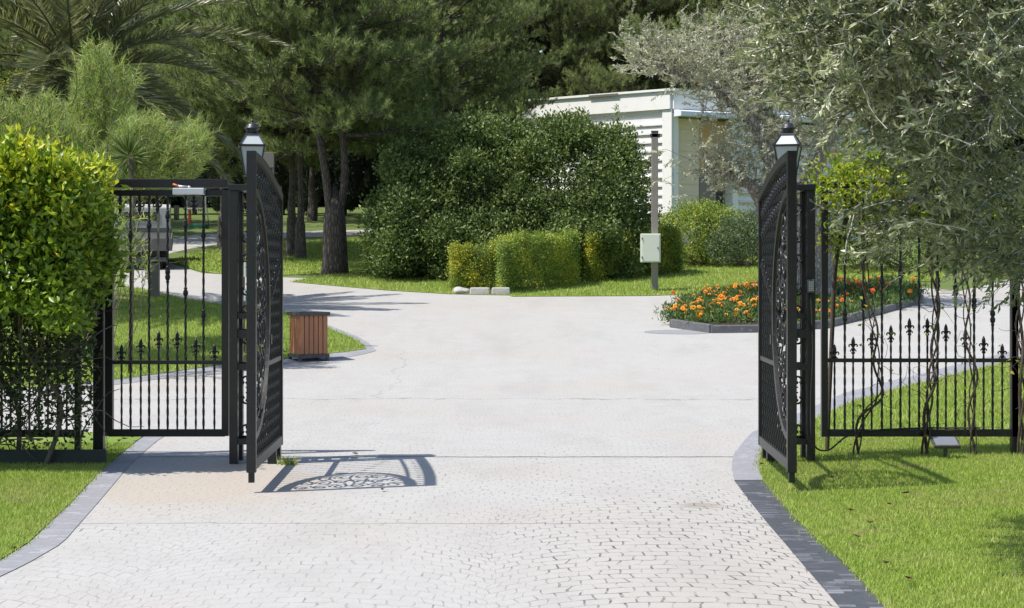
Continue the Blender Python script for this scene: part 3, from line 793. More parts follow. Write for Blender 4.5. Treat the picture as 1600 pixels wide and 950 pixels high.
shrub('trimmed_shrub', (a.x, a.y, zt(46)), 'rounded bright green shrub right of the slim pole', 'bush', [PB(1095,365,46.2,1.05,.95,.85), PB(1050,375,45.6,.8,.8,.7), PB(1135,370,46.4,.8,.8,.7), PB(1100,342,46.3,.6,.55,.45), PB(1015,385,44.6,.6,.6,.55)],
      2300, 11, .075, .06, .032, M['boxleaf'], HG, 14, lump=(24,.2))
a = at(1165, 380, 45.3)
shrub('grey_shrub', (a.x, a.y, zt(45.3)), 'low loose grey-green shrub between the bright shrub and the olive trunk', 'bush', [PB(1155,372,45.4,.65,.65,.6), PB(1195,365,45.5,.7,.7,.65), PB(1130,385,45.2,.4,.45,.4)], 1000, 11, .075, .065, .028, M['greyshrub'], None, 10)
a = at(1420, 400, 44.5)
shrub('grey_shrub', (a.x, a.y, zt(44.5)), 'wide dark green shrub beyond the drive seen through the right fence', 'bush', [PB(1400,385,44.5,1.6,1.0,1.0), PB(1520,385,45.5,1.5,1.0,.9), PB(1640,375,46.5,1.6,1.0,1.0), PB(1320,380,44,1.0,.9,1.1)], 1900, 11, .1, .09, .04, M['bushleaf'], None, 14)
a = at(20, 165, 33)
shrub('golden_shrub', (a.x, a.y, zt(33)), 'yellow-green shrub at the left edge under the palm fronds', 'bush', [PB(0,190,33,.85,.8,1.1), PB(-60,230,33,.9,.8,1.8), PB(20,300,33,.8,.8,1.6)], 900, 12, .09, .08, .035, M['goldleaf'], None, 8)
# ------------------------------------------------------------------ palm
def palm():
    x, y = at(105, 400, 34).x, 34.0
    root = thing('date_palm', (x, y, zt(y)), 'date palm with long arching grey-green fronds at upper left', 'palm')
    top = at(115, 120, y)
    t = MB(); t.tube(spline([(x,y,zt(y)-.1),(x+.1,y,zt(y)+1.5),(top.x,y,top.z-.2)],8), [.32-.005*i for i in range(17)], 12); t.build('trunk', M['bark_palm'], root)
    for i in range(60):
        az = i*2.399+rng.normal(0,.2); u = (i+.5)/60
        el = 1.35-1.75*u+rng.normal(0,.08); ln = rng.uniform(3.3,4.3)*(.85 if u < .2 else 1)
        d = Vector((math.cos(az)*math.cos(el), math.sin(az)*math.cos(el), math.sin(el))); p = Vector(top)+d*.15; pts = [p.copy()]
        for j in range(14):
            d = (d+Vector((0,0,-.045-.03*(1-abs(d.z)))) + Vector(rng.normal(0,.012,3))).normalized(); p = p+d*ln/14; pts.append(p.copy())
        mb = MB(); mb.tube(pts, [.028*(1-.85*j/14) for j in range(15)], 4, caps=False)
        side0 = pts[0].cross(Vector((0,0,1)))
        fr = mb.build('frond', M['palmleaf'], root)
        P, D, L = [], [], []
        for k in range(96):
            f = .12+.87*k/96; q = f*14; j = min(13,int(q)); c = pts[j].lerp(pts[j+1], q-j); dr = (pts[j+1]-pts[j]).normalized()
            sd = dr.cross(Vector((0,0,1))).normalized(); up = sd.cross(dr)
            for sg in (-1,1):
                P.append(c); D.append((dr*(.55+.4*f)+sd*sg*(.75-.25*f)+up*.32+Vector(rng.normal(0,.09,3))-Vector((0,0,.1))).normalized())
                L.append(.55*math.sin(math.pi*min(1,.18+.80*f))**.6)
        leaves('leaflet', np.array([tuple(v) for v in P]), np.array([tuple(v) for v in D]), np.array(L), .045, M['palmleaf'], fr, np.clip(rng.normal(.45,.2,len(P))+(.15 if i % 5 == 0 else 0),0,1), .35)
palm()

# ------------------------------------------------------------------ tamarisks: feathery sprays grown within an outline, at their own depth
def outline_points(poly, n, y0, y1):
    pp = np.array(poly, float); out = []
    while len(out) < n:
        X = rng.uniform(pp[:,0].min(), pp[:,0].max(), 4000); Y = rng.uniform(pp[:,1].min(), pp[:,1].max(), 4000)
        for a, b in zip(*(q[inpoly(poly, X, Y)] for q in (X, Y))):
            out.append(at(a, b, rng.uniform(y0, y1)))
            if len(out) >= n: break
    return out
def feathery(name, label, base, poly, n, y0, y1, ln, group, m, up=.75, fil=34, fl=.16, limbs=7, lean=0.0, lr=.02):
    root = thing(name, base, label, 'shrub', group); b = Vector(base)
    pts = outline_points(poly, n, y0, y1); mb = MB(); P, D, T = [], [], []
    st = MB()
    for k in range(limbs):
        e = pts[rng.integers(len(pts))]; mid = b.lerp(e,.45)+Vector(rng.normal(0,.12,3))
        st.tube(spline([b-Vector((0,0,.05)), mid, e],5), [lr*(1-.08*i) for i in range(11)], 5, caps=False)
    for c in pts:
        out = (c-b); out.z *= .4; out = out.normalized()
        d = (out*.55+Vector((lean,0,up))+Vector(rng.normal(0,.5,3))).normalized(); l = ln*rng.uniform(.6,1.2)
        tw = [c-d*l*.4]; p = tw[0].copy(); dd = d.copy(); tt = rng.normal(.45,.2)
        for j in range(5):
            dd = (dd+Vector(rng.normal(0,.1,3))+out*.05).normalized(); p = p+dd*l/5; tw.append(p.copy())
        st.tube(tw, [.007,.006,.005,.004,.003,.002], 3, caps=False)
        for k in range(fil):
            f = k/fil*5; j = min(4,int(f)); q = tw[j].lerp(tw[j+1], f-j); dr = (tw[j+1]-tw[j]).normalized()
            P.append(tuple(q)); D.append(tuple(dr*.85+Vector(rng.normal(0,.55,3)))); T.append(tt+.18*f/5)
    st.build('branch', M['twig'], root)
    P, D = np.array(P), np.array(D); k = P[:,2] > ztn(P[:,1])+.02
    T = np.array(T)+rng.normal(0,.12,len(P)); T = np.minimum(T,.94); T[rng.random(len(T)) < .02] = 1
    needles('foliage', P[k], D[k], rng.uniform(.6,1.2,k.sum())*fl, .013, m, root, T[k])
TG = 'tamarisk shrubs behind the clipped hedge'
v = at(140, 400, 27.5)
feathery('tamarisk', 'tall feathery light green tamarisk with a pointed plume in front of the palm', (v.x, 27.5, zt(27.5)),
    [(115,300),(105,200),(118,140),(128,100),(138,78),(150,70),(166,84),(180,110),(203,125),(208,180),(222,210),(215,300)], 560, 26.6, 28.6, .55, TG, M['tamarisk'])
v = at(60, 400, 26)
feathery('tamarisk', 'low spreading tamarisk mass at the left edge above the clipped hedge', (v.x, 26, zt(26)),
    [(-80,260),(-60,190),(0,170),(50,178),(65,160),(100,185),(135,215),(140,300),(-80,310)], 520, 25.2, 27, .5, TG, M['tamarisk'])
v = at(130, 430, 25)
feathery('tamarisk', 'tamarisk leaning right with a bright plume above the side gate', (v.x-.2, 25, zt(25)),
    [(150,300),(155,235),(200,195),(250,200),(262,225),(285,205),(318,203),(312,235),(318,250),(296,280),(250,300)], 470, 24.4, 26, .48, TG, M['tamarisk'], lean=.3)
v = at(160, 470, 23.5)
feathery('tamarisk', 'thin wispy tamarisk stems seen through the side gate in front of the truck', (v.x-.1, 23.5, zt(23.5)),
    [(172,460),(176,320),(200,308),(232,320),(236,380),(215,400),(236,410),(225,440)], 38, 23.2, 24.2, .42, TG, M['tamarisk'], lean=.1, fil=24, limbs=7, lr=.010)
# spiky dark tuft between the tamarisks
v = at(203, 245, 24.2); yr = thing('yucca', (v.x, 24.2, zt(24.2)), 'dark spiky yucca head among the feathery tamarisks', 'plant')
st = MB(); st.tube([(v.x,24.2,zt(24.2)-.05),(v.x+.05,24.2,v.z-.6),(v.x,24.2,v.z)], [.03,.028,.03], 7); st.build('stem', M['twig'], yr)
n = 170; d = unit(rng.normal(0,1,(n,3))+np.array([0,-.3,.35])); leaves('leaf_rosette', np.tile(tuple(v),(n,1))+d*.04, d, rng.uniform(.25,.42,n), .022, M['bushleaf'], yr, rng.uniform(0,.6,n), .3)

# ------------------------------------------------------------------ olives
def olive_foliage(root, anchors, n_leaf, L, Wd, m, tl, sp, droop=.1, tone=.5, outward=None):
    """twigs at the anchors, each carrying pairs of narrow leaves"""
    st = MB(); P, D, T = [], [], []
    for a_ in anchors:
        c, d = a_[:2]; tn_ = tone+(a_[2] if len(a_) > 2 else 0)
        d = (Vector(d)+Vector(rng.normal(0,sp,3))-Vector((0,0,droop))).normalized(); l = tl*rng.uniform(.55,1.25); p = Vector(c)-d*l*.3
        tw = [p.copy()]
        for j in range(4):
            d = (d+Vector(rng.normal(0,.13,3))).normalized(); p = p+d*l/4; tw.append(p.copy())
        st.tube(tw, [.0045*tl/.3,.0038*tl/.3,.003*tl/.3,.0022*tl/.3,.001], 3, caps=False)
        tt = rng.normal(tn_,.13); k_ = int(n_leaf*rng.uniform(.6,1.2))
        for k in range(k_):
            f = (.12+.88*k/k_)*3.999; j = int(f); q = tw[j].lerp(tw[j+1], f-j); dr = (tw[j+1]-tw[j]).normalized()
            P.append(tuple(q)); D.append(tuple(dr*.8+Vector(rng.normal(0,.5,3)))); T.append(tt)
    st.build('twig', M['olivetwig'], root)
    n = len(P); T = np.array(T)+rng.normal(0,.2,n)
    P = np.array(P); k = P[:,2] > ztn(P[:,1])+.05
    leaves('crown', P[k], np.array(D)[k], rng.uniform(.65,1.2,k.sum())*L, Wd*rng.uniform(.8,1.2,k.sum()), m, root, T[k], .25)
def mid_olive():
    y = 34.6; b = at(1240, 470, y); b.z = zt(y)
    root = thing('olive_tree', b, 'old silvery olive tree with a thick gnarled trunk rising from the flower bed', 'tree')
    t = MB()
    def limb(px, r0, r1, k=7, n=9):
        pts = [at(a, c, yy) for (a, c, yy) in px]; pts[0].z = max(pts[0].z, zt(pts[0].y)-.1); s = spline(pts, k); m_ = len(s)
        t.tube([p+Vector(rng.normal(0,.018,3)) for p in s], [(r0+(r1-r0)*i/(m_-1))*(1+.13*math.sin(i*1.9)) for i in range(m_)], n); return s
    # the fluted bole: several fused stems
    for (dx, dy, r) in ((-.42,0,.2),(-.2,-.15,.27),(.12,-.18,.3),(.42,-.05,.3),(.62,.15,.22),(0,.2,.35),(-.58,-.12,.13)):
        s = spline([b+Vector((dx*1.12,dy*1.1,-.15)), b+Vector((dx,dy,.5)), b+Vector((dx*.85+.03,dy*.8,1.1)), b+Vector((dx*.7+.05,dy*.6,1.75)), b+Vector((dx*.8,dy*.6,2.3))], 4)
        t.tube([p+Vector(rng.normal(0,.03,3)) for p in s], [r*(1.2-.022*i)*(1+.12*math.sin(i*1.7+dx*9)) for i in range(len(s))], 10)
    L = []
    L.append(limb([(1196,340,34.5),(1186,305,34.4),(1168,288,34.2),(1130,268,34),(1100,262,33.8)], .17, .03))
    L.append(limb([(1205,330,34.5),(1203,270,34.3),(1190,215,34.2),(1165,180,34.1),(1140,155,34),(1110,135,34)], .17, .05))
    L.append(limb([(1130,150,34),(1085,125,33.8),(1050,112,33.6),(1022,98,33.5)], .075, .025))
    L.append(limb([(1215,320,34.8),(1225,250,34.9),(1200,190,35),(1180,145,35.1),(1160,100,35)], .19, .05))
    L.append(limb([(1180,150,35.1),(1195,110,35),(1230,70,35.2),(1250,20,35.2)], .1, .04))
    L.append(limb([(1250,330,34.7),(1275,260,34.8),(1300,200,34.8),(1320,140,35),(1340,80,35)], .2, .05))
    L.append(limb([(1160,110,35),(1140,70,35),(1120,45,35)], .06, .02))
    anc = []
    for s in L:
        m_ = len(s)
        for i in range(int(m_*.35), m_):
            for _ in range(3):
                d = Vector(rng.normal(0,1,3)); d.z = abs(d.z)*.6; d.normalize()
                w = wander(t, s[i], d, rng.uniform(.4,1.15), .012, 4, .3)
                for q in w[2:]:
                    anc.append((q+Vector(rng.normal(0,.1,3)), d))
    for poly, n, ya, yb in (([(985,60),(1020,45),(1060,60),(1110,75),(1120,120),(1060,125),(1000,115),(980,95)],150,33,34.6),
                    ([(1100,40),(1140,20),(1180,25),(1230,-10),(1290,0),(1330,100),(1300,200),(1180,150),(1120,130)],420,33.6,36.2),
                    ([(1085,265),(1100,235),(1150,225),(1195,240),(1180,290),(1120,300)],45,33.3,34.6),
                    ([(1190,160),(1290,120),(1340,240),(1300,320),(1250,300),(1210,240)],260,34,36.2)):
        for c in outline_points(poly, n, ya, yb):
            anc.append((c, (c-at(1210,300,34.8)).normalized()))
    t.build('trunk', M['bark_olive'], root)
    olive_foliage(root, anc, 24, .08, .026, M['olivepale'], .40, .6, .02, .5)
mid_olive()
def near_olive():
    b = Vector((3.55, 9.6, 0))
    root = thing('olive_tree', b, 'leafy grey-green olive tree hanging over the right fence at the right edge', 'tree')
    t = MB()
    def limb(pts, r0, r1):
        s = spline(pts, 6); m_ = len(s); t.tube(s, [r0+(r1-r0)*i/(m_-1) for i in range(m_)], 7); return s
    limb([b+Vector((.05,0,-.1)), b+Vector((.0,.05,.6)), b+Vector((-.1,0,1.4)), b+Vector((-.05,0,2.0))], .2, .13)
    limb([b+Vector((-.08,0,1.5)), Vector((3.0,9.3,2.1)), Vector((2.4,9.0,2.4)), Vector((1.9,8.9,2.75))], .075, .012)
    limb([b+Vector((-.08,0,1.8)), Vector((3.2,9.0,2.5)), Vector((2.9,8.8,2.9)), Vector((2.3,8.7,3.3))], .075, .015)
    limb([b+Vector((-.08,0,1.3)), Vector((3.1,9.7,1.9)), Vector((2.6,9.7,1.95)), Vector((2.1,9.6,1.9))], .06, .01)
    limb([b+Vector((-.05,0,1.9)), Vector((3.6,9.6,2.9)), Vector((3.8,9.8,3.8))], .09, .02)
    limb([b+Vector((-.05,0,1.7)), Vector((4.0,9.8,2.4)), Vector((4.6,9.9,3.0))], .08, .02)
    t.build('trunk', M['bark_olive'], root)
    anc = []
    core = Vector((3.3, 9.5, 2.1))
    for poly, n, ya, yb in (([(1215,-60),(1222,0),(1250,40),(1250,90),(1285,130),(1335,165),(1380,205),(1410,240),(1440,280),(1510,315),(1600,330),(1600,-60)], 360, 8.1, 10.2),
                    ([(1370,330),(1355,390),(1380,405),(1430,400),(1450,330),(1480,300),(1430,300)], 7, 8.8, 9.6),
                    ([(1440,330),(1600,330),(1600,440),(1540,400),(1470,390)], 24, 9.0, 10.4),
                    ([(1195,0),(1230,20),(1235,110),(1205,60)], 6, 8.4, 9.2),
                    ([(1600,-60),(1600,440),(1900,420),(1980,150),(1900,-60)], 130, 8.3, 10.6),
                    ([(1230,-60),(1300,-330),(1600,-420),(1900,-250),(1900,-60)], 120, 8.4, 10.6)):
        for c in outline_points(poly, n, ya, yb):
            pass
            d = (c-core); d.z = d.z*.5-.05; d = (d.normalized()+Vector(rng.normal(0,.35,3))).normalized(); tn = rng.normal(0,.24)
            for _ in range(5): anc.append((c+Vector(rng.normal(0,.07,3))+d*rng.normal(0,.08), d, tn))
    olive_foliage(root, anc, 25, .054, .0150, M['oliveleaf'], .25, .38, .10, .46)
near_olive()

# ------------------------------------------------------------------ tall clipped hedge at the left, on its fence
def left_hedge():
    x0, x1, y0, y1 = -5.6, -3.27, 13.15, 14.15
    root = thing('ivy_hedge', ((x0+x1)/2, 13.8, 0), 'tall leafy hedge with yellow-green top growing over the left fence', 'hedge')
    c, nr = boxpts(x0, x1, y0, y1, 1.18, 2.27, 6000, .08)
    # fuller shoulders, a ragged lower edge, a top that rises toward the gate
    c[:,2] += .10*np.sin((c[:,0]+4.0)*2.6)*(c[:,2] > 1.9)+.05*np.sin(c[:,0]*13)*(c[:,2] > 2.1)
    lowcut = 1.22+.16*np.sin(c[:,0]*4)+.1*np.sin(c[:,0]*11)
    k = c[:,2] > lowcut; c, nr = c[k], nr[k]
    c[:,0] = np.where(nr[:,0] > .5, c[:,0]+.10*np.sin(c[:,2]*5.5+c[:,1]*3)+.05*np.sin(c[:,2]*13)-.02, c[:,0])
    cut = np.maximum(0, (c[:,0]-x1+.13))*np.maximum(0, c[:,2]-1.9)*1.6; c[:,2] -= cut
    P, D = ncl(c, nr, 7, .05, .75, .15)
    leaves('foliage', P, D, rng.uniform(.05,.095,len(P)), rng.uniform(.026,.044,len(P)), M['hedgeleaf'], root, np.repeat(rng.uniform(.15,.8,len(c)),7)+rng.normal(0,.17,len(P)), .25)
    # this year's yellow-green growth stands out of the top and of the upper face
    c, nr = boxpts(x0, x1+.02, y0-.03, y1, 1.5, 2.32, 3200, .05)
    c[:,2] += .10*np.sin((c[:,0]+4.0)*2.6)+.04*np.sin(c[:,0]*13)
    cut = np.maximum(0, (c[:,0]-x1+.13))*np.maximum(0, c[:,2]-1.9)*1.6; c[:,2] -= cut
    c[:,2] += (rng.random(len(c)) < .06)*rng.uniform(.03,.13,len(c))
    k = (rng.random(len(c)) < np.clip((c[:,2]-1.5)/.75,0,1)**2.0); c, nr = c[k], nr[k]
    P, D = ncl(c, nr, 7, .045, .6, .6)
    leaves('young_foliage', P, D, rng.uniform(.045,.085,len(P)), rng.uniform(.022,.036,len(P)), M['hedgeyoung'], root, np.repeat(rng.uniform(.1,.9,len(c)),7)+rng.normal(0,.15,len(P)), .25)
    # old wood and thin leaves below
    s = MB()
    for i in range(250):
        b = (rng.uniform(x0,x1-.15), rng.uniform(13.7,14.2), rng.uniform(-.05,1.0))
        wander(s, b, (rng.normal(0,.8), rng.normal(0,.35), rng.uniform(.0,1)), rng.uniform(.4,.9), rng.uniform(.004,.009), 6, .35)
    for i in range(9):
        b = (x0+.1+i*.225+rng.normal(0,.05), rng.uniform(13.8,14.1), -.05)
        s.tube(spline([b, (b[0]+rng.normal(0,.1),b[1],.5), (b[0]+rng.normal(0,.18),b[1]-.1,1.0), (b[0]+rng.normal(0,.2),b[1]-.1,1.6)],4), [.022*(1-.05*j) for j in range(13)], 6, caps=False)
    s.build('branch', M['twig'], root)
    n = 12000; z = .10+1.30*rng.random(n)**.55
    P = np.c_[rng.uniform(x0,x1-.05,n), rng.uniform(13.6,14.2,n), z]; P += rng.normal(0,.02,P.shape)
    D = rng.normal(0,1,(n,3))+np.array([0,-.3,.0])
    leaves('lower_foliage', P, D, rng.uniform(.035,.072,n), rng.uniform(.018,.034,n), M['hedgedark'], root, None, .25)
left_hedge()
# ------------------------------------------------------------------ wrought iron
def fleur_mesh():
    b = MB()
    b.lathe((0,0,0), [(.010,0),(.016,.006),(.016,.016),(.009,.022),(.009,.034),(.016,.04),(.016,.05),(.009,.056),(.011,.075),(.017,.098),(.013,.122),(.003,.145)], 8)
    for sg in (-1,1):
        for (z, r, s0) in ((.058,.026,1.0),(.02,.018,.8)):
            b.tube(spline([(0,0,z-.004),(sg*r*.75,0,z+r*.9),(sg*r*1.35,0,z+r*.55),(sg*r*1.15,0,z+r*.05)],4), [.0085*s0*(1-.035*i) for i in range(13)], 6)
    return b
FLEUR = fleur_mesh().mesh('finial', M['iron'])
def finial(parent, x, y, z, flip=False, sc=1.0):
    o = link_mesh('finial', FLEUR, parent)
    t = wmat(parent).translation; o.location = (x-t.x, y-t.y, z-t.z); o.scale = (sc, sc, -sc if flip else sc)
    return o
def scroll_pts(c, r, a0, turns, sg, u, w, k=22, tight=.25):
    """spiral in the plane of unit vectors u, w"""
    return [Vector(c)+(Vector(u)*math.cos(a0+sg*turns*2*math.pi*i/k)+Vector(w)*math.sin(a0+sg*turns*2*math.pi*i/k))*r*(1-(1-tight)*(i/k)**1.4) for i in range(k+1)]

# fence sections: full = [(x, (knot heights...))], pickets = [(x, tip height)]
def fence(name, label, cat, x0, x1, y, zb, zm, ztop, full, pickets, posts, group=None, rail=.03, hang=(), top2=None):
    root = thing(name, ((x0+x1)/2, y, 0), label, cat, group)
    for (xa, xb, za, zz) in posts:
        MB().box(xa, xb, y-.03, y+.03, za, zz).build('post', M['iron'], root, .003)
    for (za, zz) in ((zb, zb+.06), (zm-.016, zm+.016), (ztop-.05, ztop)):
        MB().box(x0, x1, y-.02, y+.02, za, zz).build('rail', M['iron'], root, .003)
    if top2: MB().box(x0-.02, x1+.02, y-.035, y+.035, *top2).build('top_beam', M['iron'], root, .003)
    for x, ks in full:
        b = MB(); b.twist(x, y, zb+.05, ztop-.04, .011)
        for k in ks:
            b.knot(x, y, k, .021, .05)
        b.build('bar', M['iron'], root)
    for x, tip in pickets:
        b = MB(); b.twist(x, y, zb+.05, tip-.14, .0095)
        o = b.build('picket', M['iron'], root); finial(o, x, y, tip-.145)
    for x in hang:
        b = MB(); b.box(x-.009, x+.009, y-.009, y+.009, ztop-.09, ztop-.045); o = b.build('drop_picket', M['iron'], root); finial(o, x, y, ztop-.06, True, .95)
    return root
def px_x(px, y): return (px-800)/F*y
def px_z(py, y): return H+(HY-py)/F*y
YG = 14.6
# side gate
sg = fence('side_gate', 'closed black iron pedestrian gate with fleur-de-lis pickets beside the left hedge', 'gate', px_x(170,YG), px_x(352,YG), YG, px_z(682,YG), px_z(566,YG), px_z(297,YG),
    [(px_x(a,YG), tuple(px_z(k,YG) for k in ks)) for a, ks in ((204,(368,)),(233,(353,)),(262,(338,425,433)),(290,(353,458)),(318,(368,493)))],
    [(px_x(a,YG), px_z(k,YG)) for a, k in ((190,538),(220,528),(248,517),(277,517),(306,528),(335,537))],
    [(px_x(165,YG), px_x(177,YG), px_z(681,YG), px_z(297,YG)), (px_x(347,YG), px_x(358,YG), px_z(681,YG), px_z(297,YG))],
    hang=[px_x(a,YG) for a in (188,218,246,303)], top2=(px_z(293.5,YG), px_z(280,YG)))
gp1 = one('gate_post', MB().box(px_x(147,YG), px_x(163,YG), YG-.045, YG+.045, -.05, px_z(290,YG)), M['iron'], 'thick black square steel post between the left hedge and the side gate', 'post', None, (px_x(155,YG),YG,0), .004)
lk = one('gate_lock', MB().box(px_x(147.5,YG), px_x(154,YG), YG-.062, YG-.047, px_z(500,YG), px_z(476,YG)), M['alu'], 'small pale lock plate on the thick black post by the left hedge', 'lock', None, (px_x(151,YG),YG-.05,px_z(490,YG)), .002)
cl = thing('door_closer', (px_x(298,YG), YG-.035, px_z(299,YG)), 'silver hydraulic door closer with bent arm on the side gate top rail', 'door closer')
MB().box(px_x(273,YG), px_x(322,YG), YG-.10, YG-.022, px_z(305,YG), px_z(294.5,YG)).build('body', M['alu'], cl, .006)
MB().tube([(px_x(298,YG),YG-.06,px_z(295,YG)),(px_x(298,YG),YG-.06,px_z(291.5,YG))], .014, 8).tube([(px_x(298,YG),YG-.06,px_z(292,YG)),(px_x(283,YG),YG-.075,px_z(291.5,YG)),(px_x(280,YG),YG-.045,px_z(290,YG))], .007, 6).build('arm', M['alu'], cl)
MB().tube([(px_x(272,YG),YG-.05,px_z(288.5,YG)),(px_x(282,YG),YG-.05,px_z(291.5,YG))], .010, 8).build('pivot', M['copper'], cl)
# fence inside the left hedge
fx = [px_x(a,YG) for a in range(8,128,29)]; fp = [px_x(a,YG) for a in range(22,128,29)]
lf = fence('iron_fence', 'black iron fence section swallowed by the left hedge', 'fence', px_x(-20,YG), px_x(126,YG), YG-.1, px_z(681,YG), px_z(568,YG), 2.2,
    [(x,()) for x in fx], [(x, .95) for x in fp], [(px_x(122,YG), px_x(131,YG), -.02, 2.2), (px_x(-22,YG), px_x(-13,YG), -.02, 2.2)], 'iron fence sections')
lf2 = copy_tree(lf); lf2.location.x -= (px_x(126,YG)-px_x(-18,YG)); lf2['label'] = 'black iron fence section beyond the left edge inside the hedge'
# right fence
zr = dict(zb=px_z(682,YG), zm=px_z(563,YG), ztop=2.27)
def right_fence():
    full = [(px_x(a,YG), tuple(px_z(k,YG) for k in ks)) for a, ks in ((1320,(490,498)),(1349,(470,477)),(1378,(440,)),(1407,(425,432)),(1436,()),(1465,(438,446)),(1493,(450,458)),(1522,(470,478)),(1551,(490,500)))]
    pk = [(px_x(a,YG), px_z(k,YG)) for a, k in ((1304,538),(1333,526),(1362,517),(1392,508),(1421,497),(1449,497),(1478,506),(1508,516),(1537,525),(1566,537))]
    return fence('iron_fence', 'black iron fence section with fleur-de-lis pickets right of the keypad', 'fence', px_x(1288,YG), px_x(1584,YG), YG, zr['zb'], zr['zm'], zr['ztop'], full, pk,
        [(px_x(1283,YG), px_x(1293,YG), px_z(682,YG), 2.3), (px_x(1579,YG), px_x(1590,YG), -.03, 2.3)], 'iron fence sections')
rf = right_fence()
rf2 = copy_tree(rf); rf2.location.x += px_x(1584,YG)-px_x(1287,YG); rf2['label'] = 'black iron fence section running out of the right edge of the photo'

# gate pillars of four posts with scroll panels
def pillar(xl, xr, label, hinge):
    yf, yb_ = 13.95, 14.28; zt_ = 2.22
    root = thing('gate_pillar', ((xl+xr)/2, (yf+yb_)/2, 0), label, 'pillar', 'iron gate pillars')
    w = .066
    for x in (xl, xr-w):
        for y in (yf, yb_-w):
            MB().box(x, x+w, y, y+w, -.05, zt_-.052).build('post', M['iron'], root, .003)
    cap = MB(); cap.box(xl-.004, xr+.004, yf-.004, yb_+.004, zt_-.05, zt_); cap.build('top_plate', M['iron'], root, .004)
    for (z, h) in ((px_z(690,14)-.02,.045), (px_z(578,14),.05), (px_z(528,14),.065), (px_z(498,14),.045)):
        r = MB()
        r.box(xl+w, xr-w, yf+.010, yf+.045, z, z+h); r.box(xl+w, xr-w, yb_-.045, yb_-.010, z, z+h)
        r.box(xl+.012, xl+.046, yf+w, yb_-w, z, z+h); r.box(xr-.046, xr-.012, yf+w, yb_-w, z, z+h)
        r.build('rail', M['iron'], root)
    xm = (xl+xr)/2
    for y in (yf+.03, yb_-.03):
        for dx in (-.125,.125):
            MB().twist(xm+dx, y, .2, zt_-.05, .008).build('bar', M['iron'], root)
        zs = [.27,.52,.66,1.0,1.22,1.38,1.62,1.8,2.02]
        for i, z in enumerate(zs):
            s = MB()
            for sg_ in (-1,1):
                c = (xm+sg_*.058, y, z); p = scroll_pts(c, .050 if i % 3 else .058, math.pi/2 if i % 2 else -math.pi/2, .9, sg_*(1 if i % 2 else -1), (1,0,0), (0,0,1), 18, .4)
                s.tube(p, [.006+.008*(j/18)**2 for j in range(19)], 5)
                s.lathe((xm+sg_*.05, y, z-.012), [(.003,-.014),(.014,0),(.003,.016)], 6)
            s.build('scroll', M['iron'], root)
    return root
XL0, XL1 = px_x(358,13.95), px_x(431,13.95)
XR0, XR1 = px_x(1199,13.95), px_x(1274,13.95)
pillar(XL0, XL1, 'left iron gate pillar of four posts with scrolls beside the side gate', 1)
pillar(XR0, XR1, 'right iron gate pillar of four posts with scrolls carrying the keypad', -1)

